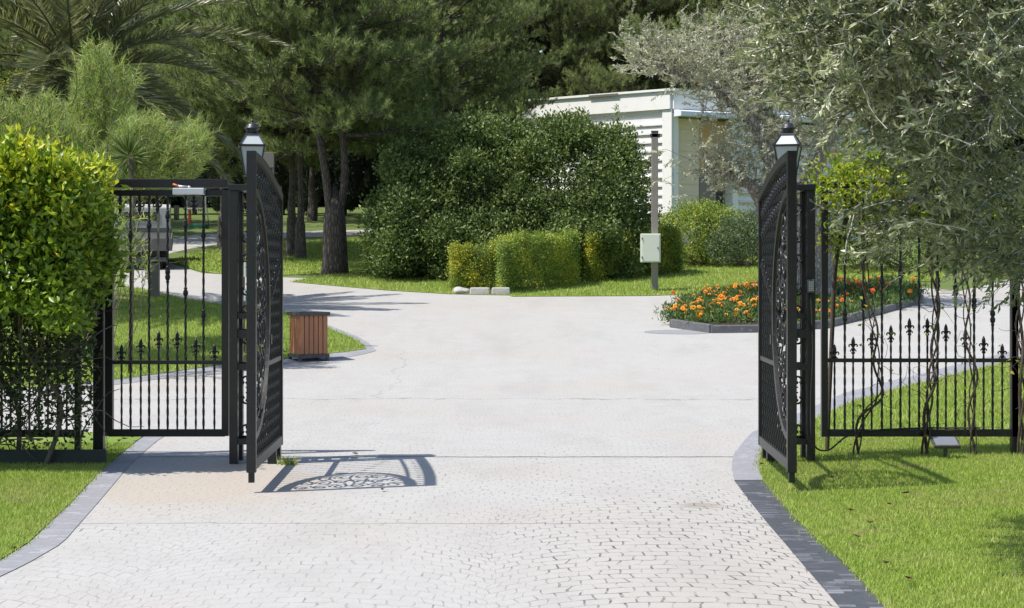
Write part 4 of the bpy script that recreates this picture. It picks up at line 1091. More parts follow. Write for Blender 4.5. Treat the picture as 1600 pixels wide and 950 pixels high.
# gate leaves
def leaf(hx, fx_, label, side):
    yh, L = 13.98, 1.86
    root = thing('gate_leaf', (hx, yh, 0), label, 'gate', 'open gate leaves')
    d = Vector((fx_-hx, -L, 0)); Ln = d.length; d.normalize(); nn = Vector((-d.y, d.x, 0))
    def q(u, z, n=0.0): p = Vector((hx, yh, 0))+d*u+nn*n; return (p.x, p.y, z)
    def bx(mb, u0, u1, z0, z1, t): return mb.hexa([q(u0,z0,-t),q(u1,z0,-t),q(u1,z0,t),q(u0,z0,t),q(u0,z1,-t),q(u1,z1,-t),q(u1,z1,t),q(u0,z1,t)])
    zlow, ztop = .155, lambda u: 2.135+.215*math.sin(math.pi/2*min(1,u/Ln))
    bx(MB(), -.025, .025, zlow, ztop(0), .025).build('hinge_stile', M['iron'], root, .003)
    bx(MB(), Ln-.03, Ln+.03, zlow-.01, ztop(Ln)+.005, .032).build('meeting_stile', M['iron'], root, .003)
    bx(MB(), .026, Ln-.031, zlow, zlow+.075, .022).build('bottom_rail', M['iron_dull'], root, .003)
    def sweep(fn_c, ts, hw, ht, name, m):
        """rectangular section swept in the leaf's plane; ht across the curve, hw out of the plane"""
        vs = []; cs = [fn_c(t) for t in ts]
        for i, (u, z) in enumerate(cs):
            a = cs[max(i-1,0)]; b = cs[min(i+1,len(cs)-1)]; tx, tz = b[0]-a[0], b[1]-a[1]; l = math.hypot(tx,tz); nx, nz = -tz/l, tx/l
            for (s_, n_) in ((-1,-1),(1,-1),(1,1),(-1,1)): vs.append(q(u+nx*ht*s_, z+nz*ht*s_, hw*n_))
        n = len(cs)
        fs = [(4*i+k, 4*i+(k+1)%4, 4*i+4+(k+1)%4, 4*i+4+k) for i in range(n-1) for k in range(4)]+[(3,2,1,0),(4*n-4,4*n-3,4*n-2,4*n-1)]
        return MB().add(vs, fs).build(name, m, root)
    sweep(lambda t: (.026+(Ln-.057)*t, ztop(.026+(Ln-.057)*t)-.03), [i/24 for i in range(25)], .03, .03, 'top_rail', M['iron_dull'])
    sweep(lambda t: (.026+(Ln-.057)*t, ztop(.026+(Ln-.057)*t)-.33), [i/24 for i in range(25)], .010, .010, 'inner_rail', M['iron'])
    uc, zc, ra, rb = Ln-.031, 1.23, .93, .85
    sweep(lambda t: (uc-ra*math.sin(t), zc+rb*math.cos(t)), [math.pi*i/48 for i in range(49)], .022, .026, 'oval_band', M['iron_dull'])
    sweep(lambda t: (uc-(ra-.085)*math.sin(t), zc+(rb-.085)*math.cos(t)), [math.pi*i/48 for i in range(49)], .008, .008, 'inner_oval', M['iron'])
    bx(MB(), .026, uc-ra*.93, .83, .865, .016).build('middle_rail', M['iron_dull'], root, .002)
    bx(MB(), uc-ra-.075, uc-ra-.012, .985, 1.06, .03).build('lock_plate', M['iron_dull'], root, .003)
    nb = 14
    for i in range(nb):
        u = .11+(Ln-.22)*i/(nb-1); b = MB(); spans = []
        e = (uc-u)/ra
        if e < 1:
            h = rb*math.sqrt(1-e*e); spans = [(zlow+.07, zc-h-.02), (zc+h+.02, ztop(u)-.055)]
        else: spans = [(zlow+.07, ztop(u)-.055)]
        p0 = q(u,0)
        if len(spans) == 2 and spans[0][1]-spans[0][0] > .05: MB().twist(p0[0], p0[1], *spans[0], .0085).build('bar', M['iron'], root)
        b.twist(p0[0], p0[1], *spans[-1], .0085)
        for zk in (ztop(u)-.33, ztop(u)-.17):
            if spans[-1][0]+.05 < zk: b.knot(p0[0], p0[1], zk, .019, .042)
        if e >= 1.0:
            zz = 1.15+.30*(u/.8)**1.2
            b.knot(p0[0], p0[1], 1.62-.4*u, .02, .05); 
        b.build('bar', M['iron'], root)
    # scrollwork inside the half oval
    U = tuple(d); Z3 = (0,0,1)
    def sc(u, z, r, a0, turns, sg_, th=.009):
        p = scroll_pts(q(u,z), r, a0, turns, sg_, U, Z3, 26, .22)
        return MB().tube(p, [th*(1+.5*(i/26)**2) for i in range(27)], 6).lathe(p[-1], [(.004,-.02),(.02,0),(.004,.02)], 7)
    k = 0
    for zz in (.62,.86,1.10,1.36,1.60,1.84):
        hw = (ra-.09)*math.sqrt(max(0,1-((zz-zc)/(rb-.085))**2)); m_ = max(1, int(round(hw/.27)))
        for j in range(m_):
            u = uc-(j+.5)*hw/m_; k += 1
            sc(u, zz, min(.125, hw/m_*.48), (math.pi/2 if k % 2 else -math.pi/2), 1.25, 1 if k % 2 else -1).build('scroll', M['iron'], root)
    for j in range(7):
        a = math.pi*(j+.5)/7; u1, z1 = uc-(ra-.09)*math.sin(a), zc+(rb-.09)*math.cos(a); u0, z0 = uc-.1*math.sin(a), zc+.1*math.cos(a)
        pts = [q(u0+(u1-u0)*t+.05*math.sin(t*6.28)*math.cos(a), z0+(z1-z0)*t+.05*math.sin(t*6.28)*math.sin(a)) for t in [i/14 for i in range(15)]]
        MB().tube(pts, .008, 5).build('scroll', M['iron'], root)
    for j in range(16):
        a = math.pi*(j+.5)/16; rr = .5+.22*(j % 2); u, z = uc-ra*rr*math.sin(a), zc+rb*rr*math.cos(a); p = q(u,z)
        MB().lathe(p, [(.004,-.035),(.022,-.012),(.026,.005),(.004,.04)], 6).build('leaf_ornament', M['iron'], root)
    bx(MB(), Ln-.022, Ln+.022, .075, zlow+.02, .02).build('drop_bolt', M['iron'], root, .003)
    for z in (.35, 1.9):
        p = q(-.03, z); MB().lathe((p[0],p[1],z), [(.018,-.05),(.018,.05)], 10).build('hinge', M['iron'], root)
leaf(px_x(437,13.98), px_x(393,12.12), 'left leaf of the open arched black iron gate with half-oval scrollwork', 1)
leaf(px_x(1190,13.98), px_x(1237,12.12), 'right leaf of the open arched black iron gate with half-oval scrollwork', -1)

# lanterns on the pillars
def lantern(x, y, z0, rz, label):
    root = thing('gate_lantern', (x, y, z0), label, 'lantern', 'lanterns on the gate pillars')
    R = Matrix.Rotation(rz, 3, 'Z'); o = Vector((x, y, z0))
    def sq(r, z): return [o+R @ Vector((sx*r, sy*r, z)) for sx, sy in ((-1,-1),(1,-1),(1,1),(-1,1))]
    st = MB(); st.lathe(o, [(.055,0),(.055,.012),(.03,.02),(.024,.05),(.036,.062),(.03,.075)], 12); st.build('base', M['lampblack'], root)
    zb, zr_, zt2 = .085, .305, .40
    rb, rr, rt = .058, .095, .052
    bt = MB(); bt.hexa(sq(rb+.006, zb-.012)+sq(rb+.006, zb)); bt.build('bottom_plate', M['lampblack'], root)
    rim = MB(); rim.hexa(sq(rr+.012, zr_)+sq(rr+.016, zr_+.016)); rim.build('rim', M['lampblack'], root, .002)
    tp = MB(); tp.hexa(sq(rt+.006, zt2)+sq(rt+.002, zt2+.012)); tp.build('top_frame', M['lampblack'], root)
    fr = MB()
    for (ra, za, rc, zc2) in ((rb,zb,rr,zr_),(rr,zr_+.016,rt,zt2)):
        a, b = sq(ra,za), sq(rc,zc2)
        for i in range(4): fr.tube([a[i], b[i]], .0075, 4, smooth=False)
    fr.build('frame', M['lampblack'], root)
    for (ra, za, rc, zc2) in ((rb,zb,rr,zr_),(rr,zr_+.016,rt,zt2)):
        a, b = sq(ra-.003,za+.001), sq(rc-.003,zc2-.001); a2, b2 = sq(ra-.007,za+.001), sq(rc-.007,zc2-.001)
        for i in range(4):
            j = (i+1) % 4
            MB().hexa([a[i],a[j],a2[j],a2[i],b[i],b[j],b2[j],b2[i]]).build('pane', M['frost'], root)
    cp = MB(); cp.lathe(o, [(.046,zt2+.012),(.046,zt2+.03),(.05,zt2+.045),(.062,zt2+.05),(.062,zt2+.058),(.05,zt2+.064),(.044,zt2+.082),(.028,zt2+.094),(.012,zt2+.099),(.012,zt2+.106),(.016,zt2+.114),(.010,zt2+.124),(.002,zt2+.127)], 16); cp.build('cap', M['lampblack'], root)
lantern(px_x(394,14.12), 14.12, 2.222, math.radians(9), 'black lantern with frosted panes on the left gate pillar')
lantern(px_x(1231,14.12), 14.12, 2.222, math.radians(-17), 'black lantern with frosted panes on the right gate pillar')
# keypad on the right pillar
kx, kz = px_x(1267,13.93), px_z(447,13.93)
kp = thing('keypad', (kx, 13.93, kz), 'grey keypad with small pale keys on the right gate pillar', 'keypad')
MB().box(kx-.026, kx+.026, 13.915, 13.949, kz-.052, kz+.052).build('case', M['greyplastic'], kp, .005)
kb = MB()
for i in range(3):
    for j in range(5): kb.box(kx-.019+i*.0135, kx-.019+i*.0135+.010, 13.911, 13.917, kz-.038+j*.016, kz-.038+j*.016+.011)
kb.build('keys', M['keys'], kp)
cb = MB(); cb.tube(spline([(kx,13.935,kz-.05),(kx+.015,13.93,.9),(kx+.0,13.935,.5),(kx+.02,13.95,.18),(kx+.2,14.3,.08),(kx+.45,14.5,.2),(kx+.9,14.55,.235),(kx+1.5,14.55,.24)],6), .007, 6)
one('cable', cb, M['rubber'], 'black cable drooping from the keypad pillar to the right fence bottom rail', 'cable', None, (kx,13.93,kz))
# ------------------------------------------------------------------ vines on the right fence
def vine(label, path, leafy, seed, r=.012):
    root = thing('climbing_vine', (px_x(path[0][0],YG), YG-.05, 0), label, 'vine', 'vines on the right fence')
    s = MB()
    base = [Vector((px_x(a,YG), YG-.06+.03*math.sin(b*.05), max(px_z(b,YG), -.03))) for a, b in path]
    base[0].z = -.04; sp = spline(base, 6)
    for k in range(3):
        ph = k*2.1; n = len(sp)
        s.tube([p+Vector((.028*math.cos(i*.55+ph), .02*math.sin(i*.55+ph), 0)) for i, p in enumerate(sp)], [r*(1-.5*i/n)*(1,.7,.55)[k] for i in range(n)], 6, caps=False)
    for k in range(26):
        p = sp[rng.integers(3, len(sp))]; wander(s, p, (rng.normal(0,1),rng.normal(0,.2),rng.normal(.1,.6)), rng.uniform(.15,.55), .0035, 6, .45)
    s.build('stem', M['vine'], root)
    if leafy:
        P = np.array([tuple(sp[rng.integers(0,len(sp))]+Vector(rng.normal(0,.07,3))) for _ in range(leafy)])
        leaves('foliage', P, rng.normal(0,1,(leafy,3)), rng.uniform(.03,.055,leafy), .028, M['vineleaf'], root, None, .25)
    return root
vine('twisted bare vine stem on the right fence nearest the keypad pillar', [(1335,690),(1345,655),(1372,615),(1367,560),(1362,500),(1350,430),(1345,350),(1330,280)], 26, 1)
vine('thick twining vine stem at the middle of the right fence', [(1442,690),(1448,640),(1452,590),(1460,530),(1458,460),(1452,390),(1460,320),(1450,270)], 18, 2, .015)
vine('vine stem with hanging loops on the right half of the right fence', [(1520,690),(1516,640),(1518,580),(1510,520),(1506,450),(1498,380),(1500,310),(1490,270)], 16, 3, .011)
vine('dense vine wound round the fence post at the right edge', [(1592,690),(1594,600),(1590,520),(1594,440),(1588,360),(1590,290)], 30, 4, .016)
def vine_top():
    root = thing('flowering_creeper', (px_x(1360,YG), YG, 0), 'yellow-green creeper heaped along the top of the right fence', 'creeper')
    s = MB()
    s.tube(spline([(px_x(1300,YG),YG+.25,-.05),(px_x(1306,YG),YG+.2,.9),(px_x(1312,YG),YG+.1,1.7),(px_x(1340,YG),YG,2.2)],5), [.02]*16, 6, caps=False)
    for k in range(300):
        b = (px_x(rng.uniform(1285,1640),YG), YG+rng.normal(.05,.13), rng.uniform(1.75,2.35)); wander(s, b, (rng.normal(0,1),rng.normal(0,.3),rng.normal(0,.6)), rng.uniform(.2,.6), .0045, 6, .4)
    s.build('stem', M['vine'], root)
    B = [at(a,b,y)[:]+r for a, b, y, r in ((1310,285,14.6,(.22,.25,.17)),(1350,295,14.6,(.25,.3,.22)),(1395,270,14.7,(.28,.3,.22)),(1345,255,14.7,(.2,.25,.13)),(1440,300,14.7,(.3,.3,.25)),(1500,300,14.7,(.3,.3,.25)),(1560,310,14.7,(.3,.3,.25)),(1620,310,14.7,(.3,.3,.25)),(1290,300,14.55,(.1,.15,.14)),(1400,335,14.7,(.25,.25,.2)),(1300,370,14.6,(.06,.12,.16)))]
    c, nr = blobpts(B, 900, .5, 1.2); P, D = ncl(c, nr, 7, .045, .8, .2)
    leaves('foliage', P, D, rng.uniform(.035,.07,len(P)), rng.uniform(.02,.034,len(P)), M['vineleaf'], root, np.repeat(np.clip(rng.normal(.45,.22,len(c)),0,1),7)+rng.normal(0,.08,len(P)), .25)
vine_top()

# ------------------------------------------------------------------ board along the left hedge, floodlight, grass tuft, dry leaves
one('timber_edging', MB().box(-6.5, px_x(166,13.9), 13.86, 13.92, -.03, .125), M['greenboard'], 'long dark green timber edging board at the foot of the left hedge', 'edging', None, (-5,13.9,0), .006)
fl = thing('ground_floodlight', (px_x(1474,14.35), 14.35, .0), 'small floodlight with pale glass lying under the right fence', 'floodlight')
x = px_x(1474,14.35)
MB().hexa([(x-.10,14.22,.10),(x+.10,14.22,.10),(x+.10,14.36,.15),(x-.10,14.36,.15),(x-.11,14.2,.125),(x+.11,14.2,.125),(x+.11,14.37,.185),(x-.11,14.37,.185)]).build('housing', M['darkmetal'], fl, .004)
MB().hexa([(x-.09,14.215,.128),(x+.09,14.215,.128),(x+.09,14.35,.18),(x-.09,14.35,.18),(x-.09,14.213,.133),(x+.09,14.213,.133),(x+.09,14.348,.186),(x-.09,14.348,.186)]).build('glass', M['steelsheet'], fl)
MB().box(x-.012, x+.012, 14.27, 14.30, -.05, .12).build('spike', M['darkmetal'], fl)
gx, gy = gp(452, 727)
n = 110; a = rng.uniform(0,6.28,n); P = np.c_[gx+rng.normal(0,.035,n), gy+rng.normal(0,.03,n), np.full(n,.0)]
tf = thing('grass_tuft', (gx,gy,0), 'tuft of grass growing from the joint under the left gate leaf', 'grass tuft')
needles('blades', P, np.c_[np.cos(a)*.5, np.sin(a)*.5, rng.uniform(.6,1.3,n)], rng.uniform(.05,.11,n), .008, M['grass'], tf, rng.uniform(.1,.6,n))
LV = [(1340,852),(1385,895),(1420,920),(1360,830),(1415,782),(1390,800),(1330,810),(1300,757),(1312,700),(1342,692),(1372,690),(195,694),(208,691),(186,697),(555,712),(598,769),(22,862),(1190,735)]
for i, (a, b) in enumerate(LV):
    lx, ly = gp(a, b); m_ = MB(); an = rng.uniform(0,6.28); l = rng.uniform(.022,.04)
    cs, sn = math.cos(an), math.sin(an); z0 = .05 if (lx > 1.6 or lx < -2.9) else .018
    def lp(u, v, w): return (lx+cs*u-sn*v, ly+sn*u+cs*v, z0+w)
    m_.add([lp(-l,0,0),lp(-l*.3,l*.45,.008),lp(l*.5,l*.4,.012),lp(l,0,.006),lp(l*.5,-l*.4,.014),lp(-l*.3,-l*.45,.01),lp(0,0,-.002)], [(0,6,1),(1,6,2),(2,6,3),(3,6,4),(4,6,5),(5,6,0)])
    onl = lx > 1.6 or lx < -2.9
    one('dry_leaf', m_, M['dryleaf'], 'curled brown dry leaf lying in the lawn grass' if onl else 'small brown dry leaf lying on the pale paving', 'leaf', 'dry leaves on the lawn' if onl else 'dry leaves on the paving', (lx,ly,z0))

# ------------------------------------------------------------------ litter bin
def bin_():
    y = 26.4; cx, cy = gp(482, 563)
    z = zt(cy); root = thing('litter_bin', (cx, cy, z), 'square litter bin with reddish wood slats at the lawn edge', 'litter bin', None, math.radians(0))
    th = math.radians(27); R = Matrix.Rotation(th, 3, 'Z'); o = Vector((cx, cy, z))
    s = cy/F      # metres per photo pixel there
    hw = .215*cy/26.0; hh = 76*s
    def bx(mb, x0,x1,y0,y1,z0,z1):
        return mb.hexa([o+R @ Vector(p) for p in ((x0,y0,z0),(x1,y0,z0),(x1,y1,z0),(x0,y1,z0),(x0,y0,z1),(x1,y0,z1),(x1,y1,z1),(x0,y1,z1))])
    e = hw+.025
    for i in range(4):
        sx, sy = ((-1,-1),(1,-1),(1,1),(-1,1))[i]; xx, yy = sx*(e-.03), sy*(e-.03)
        bx(MB(), xx-.02, xx+.02, yy-.02, yy+.02, -.02, .05).build('foot', M['darkmetal'], root)
    b = MB(); bx(b, -e,e,-e,-e+.06,.05,.10); bx(b, -e,e,e-.06,e,.05,.10); bx(b, -e,-e+.06,-e+.06,e-.06,.05,.10); bx(b, e-.06,e,-e+.06,e-.06,.05,.10); b.build('base_frame', M['darkmetal'], root, .003)
    t = MB(); e2 = e+.008; bx(t, -e2,e2,-e2,-e2+.06,hh-.055,hh); bx(t, -e2,e2,e2-.06,e2,hh-.055,hh); bx(t, -e2,-e2+.06,-e2+.06,e2-.06,hh-.055,hh); bx(t, e2-.06,e2,-e2+.06,e2-.06,hh-.055,hh); t.build('top_frame', M['darkmetal'], root, .003)
    l = MB(); bx(l, -hw+.02,hw-.02,-hw+.02,hw-.02,.10,hh-.09); l.build('liner', M['steelsheet'], root)
    l = MB(); bx(l, -e2+.062,e2-.062,-e2+.062,e2-.062,hh-.05,hh-.012); l.build('lid', M['steelsheet'], root)
    n = 6; w = 2*hw/n
    for i in range(n):
        a0 = -hw+i*w+.006; a1 = a0+w-.014
        for f in range(4):
            mb = MB()
            if f == 0: bx(mb, a0,a1,-hw-.006,-hw+.016,.101,hh-.056)
            if f == 1: bx(mb, a0,a1,hw-.016,hw+.006,.101,hh-.056)
            if f == 2: bx(mb, -hw-.006,-hw+.016,a0+.002,a1-.002,.101,hh-.056)
            if f == 3: bx(mb, hw-.016,hw+.006,a0+.002,a1-.002,.101,hh-.056)
            mb.build('slat', M['wood'], root, .003)
bin_()
# ------------------------------------------------------------------ pole with meter box
px_, py_ = gp(1023, 454); s = py_/F; z = zt(py_)
pr = thing('sensor_pole', (px_, py_, z), 'slim brown-grey square steel pole standing on the island lawn', 'pole')
MB().box(px_-5*s, px_+5*s, py_-5*s, py_+5*s, z-.2, z+247*s).build('shaft', M['polelight'], pr, .006)
MB().box(px_-5.6*s, px_+5.6*s, py_-6*s, py_+6*s, z+247.2*s, z+249.5*s).box(px_-7*s, px_+8*s, py_-5*s, py_+4*s, z+239*s, z+245*s).build('cap', M['darkmetal'], pr, .004)
bz = px_z(410, py_); bt = px_z(365.5, py_); by2 = py_-5*s-.003
bxr = thing('meter_box', (px_-8*s, by2, bz), 'cream metal meter box fixed to the slim pole on the island lawn', 'box')
MB().box(px_-23*s, px_+7.4*s, by2-.24, by2, bz, bt).build('case', M['boxwhite'], bxr, .008)
MB().box(px_-21.5*s, px_+5.5*s, by2-.256, by2-.242, bz+1.5*s, bt-1.5*s).build('door', M['boxwhite'], bxr, .004)
MB().tube([(px_-21.5*s,by2-.262,bz+6*s),(px_-21.5*s,by2-.262,bz+9*s)], .012, 8).build('hinge', M['boxdark'], bxr)
MB().tube([(px_-21.5*s,by2-.262,bt-9*s),(px_-21.5*s,by2-.262,bt-6*s)], .012, 8).build('hinge', M['boxdark'], bxr)
MB().lathe((px_+3*s, by2-.262, (bz+bt)/2), [(.012,-.02),(.012,.02)], 8).build('latch', M['boxdark'], bxr)
# ------------------------------------------------------------------ sign behind the left pillar, timber post, bollard light
yS = 27.5; sx = px_x(419.5,yS)
sr = thing('sign_board', (sx, yS, zt(yS)), 'tall grey steel sign post with flat plate behind the left lantern', 'sign')
MB().box(px_x(410,yS), px_x(428,yS), yS-.03, yS, px_z(262,yS), px_z(238,yS)).build('plate', M['polegrey'], sr, .004)
MB().box(px_x(424.5,yS), px_x(428,yS), yS+.002, yS+.04, zt(yS)-.1, px_z(240,yS)).build('post', M['polegrey'], sr)
yT = 27.0; zz = zt(yT)
tp_ = thing('timber_post', (px_x(377,yT), yT, zz), 'red-brown timber post with pale boxes seen through the left gate pillar', 'post')
MB().box(px_x(370,yT), px_x(382,yT), yT-.06, yT+.06, zz-.1, px_z(366,yT)).build('shaft', M['brownpost'], tp_, .005)
MB().box(px_x(374.5,yT), px_x(386,yT), yT-.13, yT-.062, px_z(433,yT), px_z(410,yT)).build('socket_box', M['boxwhite'], tp_, .004)
MB().box(px_x(374,yT), px_x(385,yT), yT-.13, yT-.062, px_z(470,yT), px_z(450,yT)).build('socket_box', M['boxwhite'], tp_, .004)
bx0, byy = gp(242, 465); zz = zt(byy)
br_ = thing('bollard_post', (bx0, byy, zz), 'slim grey steel post with wider base box on the lawn behind the side gate', 'post')
MB().box(px_x(235,byy), px_x(249,byy), byy-.07, byy+.07, zz-.1, px_z(411,byy)).build('base_box', M['polegrey'], br_, .005)
MB().box(px_x(245.5,byy), px_x(249,byy), byy-.02, byy+.02, px_z(411,byy)+.001, px_z(308,byy)).build('shaft', M['polegrey'], br_)
# ------------------------------------------------------------------ flatbed truck behind the tamarisk
def truck():
    yt = 44.2; zg = zt(yt)+.006; sc = yt/F; xr = px_x(268,yt); xl = xr-1.75; xc = (xr+xl)/2
    root = thing('flatbed_truck', (xc, yt, zg), 'small pale flatbed truck parked rear end on behind the wispy tamarisk', 'truck')
    pz = lambda p: px_z(p, yt)
    slope = lambda y: zt(y)-zt(yt)
    def bx(n, m, x0,x1,y0,y1,z0,z1, p=root, bev=.01):
        a, b = slope(y0), slope(y1)
        return MB().hexa([(x0,y0,z0+a),(x1,y0,z0+a),(x1,y1,z0+b),(x0,y1,z0+b),(x0,y0,z1+a),(x1,y0,z1+a),(x1,y1,z1+b),(x0,y1,z1+b)]).build(n, M[m], p, bev)
    bx('bed', 'truckgrey', xl, xr, yt+.04, yt+2.7, pz(392), pz(386))
    bx('tailgate', 'truckgrey', xl, xr, yt, yt+.035, pz(392), pz(372))
    bx('side_board', 'truckgrey', xr-.035, xr, yt+.05, yt+2.7, pz(386)+.002, pz(372)); bx('side_board', 'truckgrey', xl, xl+.035, yt+.05, yt+2.7, pz(386)+.002, pz(372))
    cb = MB(); z0, z1 = pz(392), pz(326); y0, y1 = yt+2.8, yt+4.3
    a, b = slope(y0), slope(y1)
    prof = [(y0,z0),(y1+.1,z0),(y1+.1,z0+.55),(y1-.25,z1-.05),(y0+.1,z1),(y0,z1-.08)]
    cb.add([(xl+.06,y,z+slope(y)) for y, z in prof]+[(xr-.06,y,z+slope(y)) for y, z in prof], [tuple(range(5,-1,-1)),tuple(range(6,12))]+[(i,(i+1)%6,6+(i+1)%6,6+i) for i in range(6)])
    cab = cb.build('cab', M['truckwhite'], root, .03)
    bx('rear_window', 'glassdark', xl+.3, xr-.35, y0-.012, y0-.003, z0+.62, z1-.2, cab, .004)
    mir = MB(); mir.box(xr+.02, xr+.16, yt+3.7, yt+3.76, z0+.6+slope(yt+3.7), z0+1.0+slope(yt+3.7)); mir.box(xr-.07, xr+.03, yt+3.72, yt+3.74, z0+.75+slope(yt+3.7), z0+.78+slope(yt+3.7)); mir.build('mirror', M['darkmetal'], cab)
    bx('headboard', 'truckgrey', xl+.03, xr-.02, yt+2.62, yt+2.69, pz(372), pz(364))
    bx('chassis', 'rubber', xl+.35, xr-.35, yt+.1, yt+4.0, pz(408), pz(392)-.004)
    bx('bumper', 'darkmetal', xl+.08, xr-.08, yt+.02, yt+.08, pz(409), pz(402))
    for x in (xl+.12, xr-.34):
        for y in (yt+.75, yt+3.5):
            z = slope(y)+zg; w = MB(); pr_ = [(x,.30),(x+.02,.34),(x+.2,.34),(x+.22,.30)]
            vs = [(px2, y+r*math.cos(t), z+.335+r*math.sin(t)) for (px2, r) in pr_ for t in [2*math.pi*k/18 for k in range(18)]]
            fs = [(i*18+k, i*18+(k+1)%18, (i+1)*18+(k+1)%18, (i+1)*18+k) for i in range(3) for k in range(18)]+[tuple(range(17,-1,-1)),tuple(range(54,72))]
            wo = w.add(vs, fs).build('wheel', M['rubber'], root)
            rm = MB(); vs = [(px2, y+.17*math.cos(t), z+.335+.17*math.sin(t)) for px2 in (x-.006, x+.226) for t in [2*math.pi*k/14 for k in range(14)]]
            rm.add(vs, [tuple(range(13,-1,-1)),tuple(range(14,28))]+[(k,(k+1)%14,14+(k+1)%14,14+k) for k in range(14)]).build('rim', M['truckgrey'], wo)
    for x in (xl+.25, xr-.52): bx('mudflap', 'rubber', x, x+.28, yt+.38, yt+.39, pz(422), pz(404), root, .002)
    root.rotation_euler.z = math.radians(10.5)
truck()
# ------------------------------------------------------------------ practice hoop on the far lawn
def hoop():
    x0, y0 = gp(296, 356); zg = zt(y0); s = y0/F
    root = thing('play_hoop', (x0, y0, zg), 'play hoop with grey framed board, orange-red post and green base on the far lawn', 'play hoop')
    X = lambda p: px_x(p, y0); Z = lambda p: px_z(p, y0)
    MB().box(X(293), X(323), y0-.35, y0+.5, zg-.04, zg+.12).build('base', M['greenpaint'], root, .02)
    MB().box(X(294.5), X(298.5), y0-.06, y0+.06, zg+.1, Z(322)).build('post', M['redpole'], root, .01)
    MB().box(X(292), X(322), y0-.10, y0-.07, Z(326), Z(296)).build('board', M['clearboard'], root)
    f = MB(); a, b, c, d = X(291), X(323), Z(326), Z(296); t = .03
    f.box(a,b,y0-.13,y0-.105,c-t,c+t); f.box(a,b,y0-.13,y0-.105,d-t,d+t); f.box(a,a+2*t,y0-.132,y0-.104,c,d); f.box(b-2*t,b,y0-.132,y0-.104,c,d); f.build('frame', M['whitetrim'], root)
    l = MB(); l.tube([(X(320),y0,zg+.1),(X(320),y0,Z(326))], .018, 6); l.tube([(X(324),y0+.3,zg+.1),(X(323),y0+.05,Z(326))], .018, 6); l.build('strut', M['steelsheet'], root)
    r = MB(); cz = Z(324); r.tube([(X(307)+.2*math.cos(t_),y0-.33+.2*math.sin(t_),cz) for t_ in [2*math.pi*k/16 for k in range(17)]], .01, 5); r.build('ring', M['redpole'], root)
hoop()
# ------------------------------------------------------------------ kerb blocks by the hedge and the white stones
def rock(name, label, cat, c, r, m, group=None, seed=0):
    r_ = np.random.default_rng(seed); bm = bmesh.new(); bmesh.ops.create_icosphere(bm, subdivisions=3, radius=1)
    for v in bm.verts:
        k = 1+.13*math.sin(v.co.x*4+seed)+.10*math.sin(v.co.y*5+v.co.z*3+seed*2)+r_.normal(0,.012); v.co = Vector((v.co.x*r[0]*k, v.co.y*r[1]*k, max(v.co.z,-.6)*r[2]*k))
    me = bpy.data.meshes.new(name); bm.to_mesh(me); bm.free(); me.materials.append(m)
    for p in me.polygons: p.use_smooth = True
    o = link_mesh(name, me); o.location = c; return tag(o, label, cat, group)
def block(a, b, y, h, d, label):
    x0, x1 = px_x(a,y), px_x(b,y); z = zt(y)
    one('kerb_block', MB().hexa([(x0,y,z-.06),(x1,y+.03,z-.06),(x1,y+d,z-.06),(x0,y+d,z-.06),(x0+.02,y+.04,z+h),(x1-.02,y+.06,z+h),(x1-.02,y+d,z+h),(x0+.02,y+d,z+h)]), M['stone_white'], label, 'kerb block', 'kerb blocks by the hedge corner', ((x0+x1)/2,y,z), .025)
yK = gp(760,461)[1]
block(733, 766, yK, .16, .35, 'grey stone kerb block at the hedge corner, left of the pair')
block(767, 798, yK+.02, .16, .35, 'grey stone kerb block at the hedge corner, right of the pair')
v = gp(720,459); rock('white_stone', 'flat white stone left of the grey kerb blocks', 'stone', (v[0],v[1],zt(v[1])+.05), (.19,.15,.09), M['stone_white'], None, 3)
v = gp(1181,462); rock('white_stone', 'pale rounded stone at the foot of the olive trunk', 'stone', (v[0],v[1],zt(v[1])+.10), (.13,.12,.17), M['stone_white'], None, 5)
v = gp(1028,412); one('white_trough', MB().box(v[0]-1.2, v[0]+.5, v[1], v[1]+.3, zt(v[1])-.1, zt(v[1])+.22), M['stone_white'], 'low pale stone trough behind the hedge gap near the meter box', 'trough', None, (v[0],v[1],zt(v[1])), .02)

# ------------------------------------------------------------------ flower bed with marigolds
BED = [(1048,512),(1050,492),(1064,478),(1090,470),(1130,464),(1180,458),(1300,446),(1420,448),(1440,462),(1438,474),(1380,490),(1330,504),(1287,514),(1187,520),(1110,521)]
bedp = [gp(*p) for p in BED]; bc = (sum(p[0] for p in bedp)/len(bedp), sum(p[1] for p in bedp)/len(bedp))
bed = thing('flower_bed', (bc[0],bc[1],zt(bc[1])), 'raised flower bed edged with dark slate blocks round the olive trunk', 'flower bed')
sm = MB(); n = len(bedp); vs = [(x,y,zt(y)-.05) for x,y in bedp]+[(x,y,zt(y)+.10) for x,y in bedp]+[(x+(bc[0]-x)*.35,y+(bc[1]-y)*.35,zt(y+(bc[1]-y)*.35)+.20) for x,y in bedp]+[(bc[0],bc[1],zt(bc[1])+.24)]
sm.add(vs, [(k*n+i,k*n+(i+1)%n,(k+1)*n+(i+1)%n,(k+1)*n+i) for k in range(2) for i in range(n)]+[(2*n+i,2*n+(i+1)%n,3*n) for i in range(n)], True); sm.build('soil', M['soil'], bed)
pts = [Vector((*p,0)) for p in bedp]; ed = [10,11,12,13,14,0,1]; ring = [pts[9]]+[pts[i % n] for i in ed]
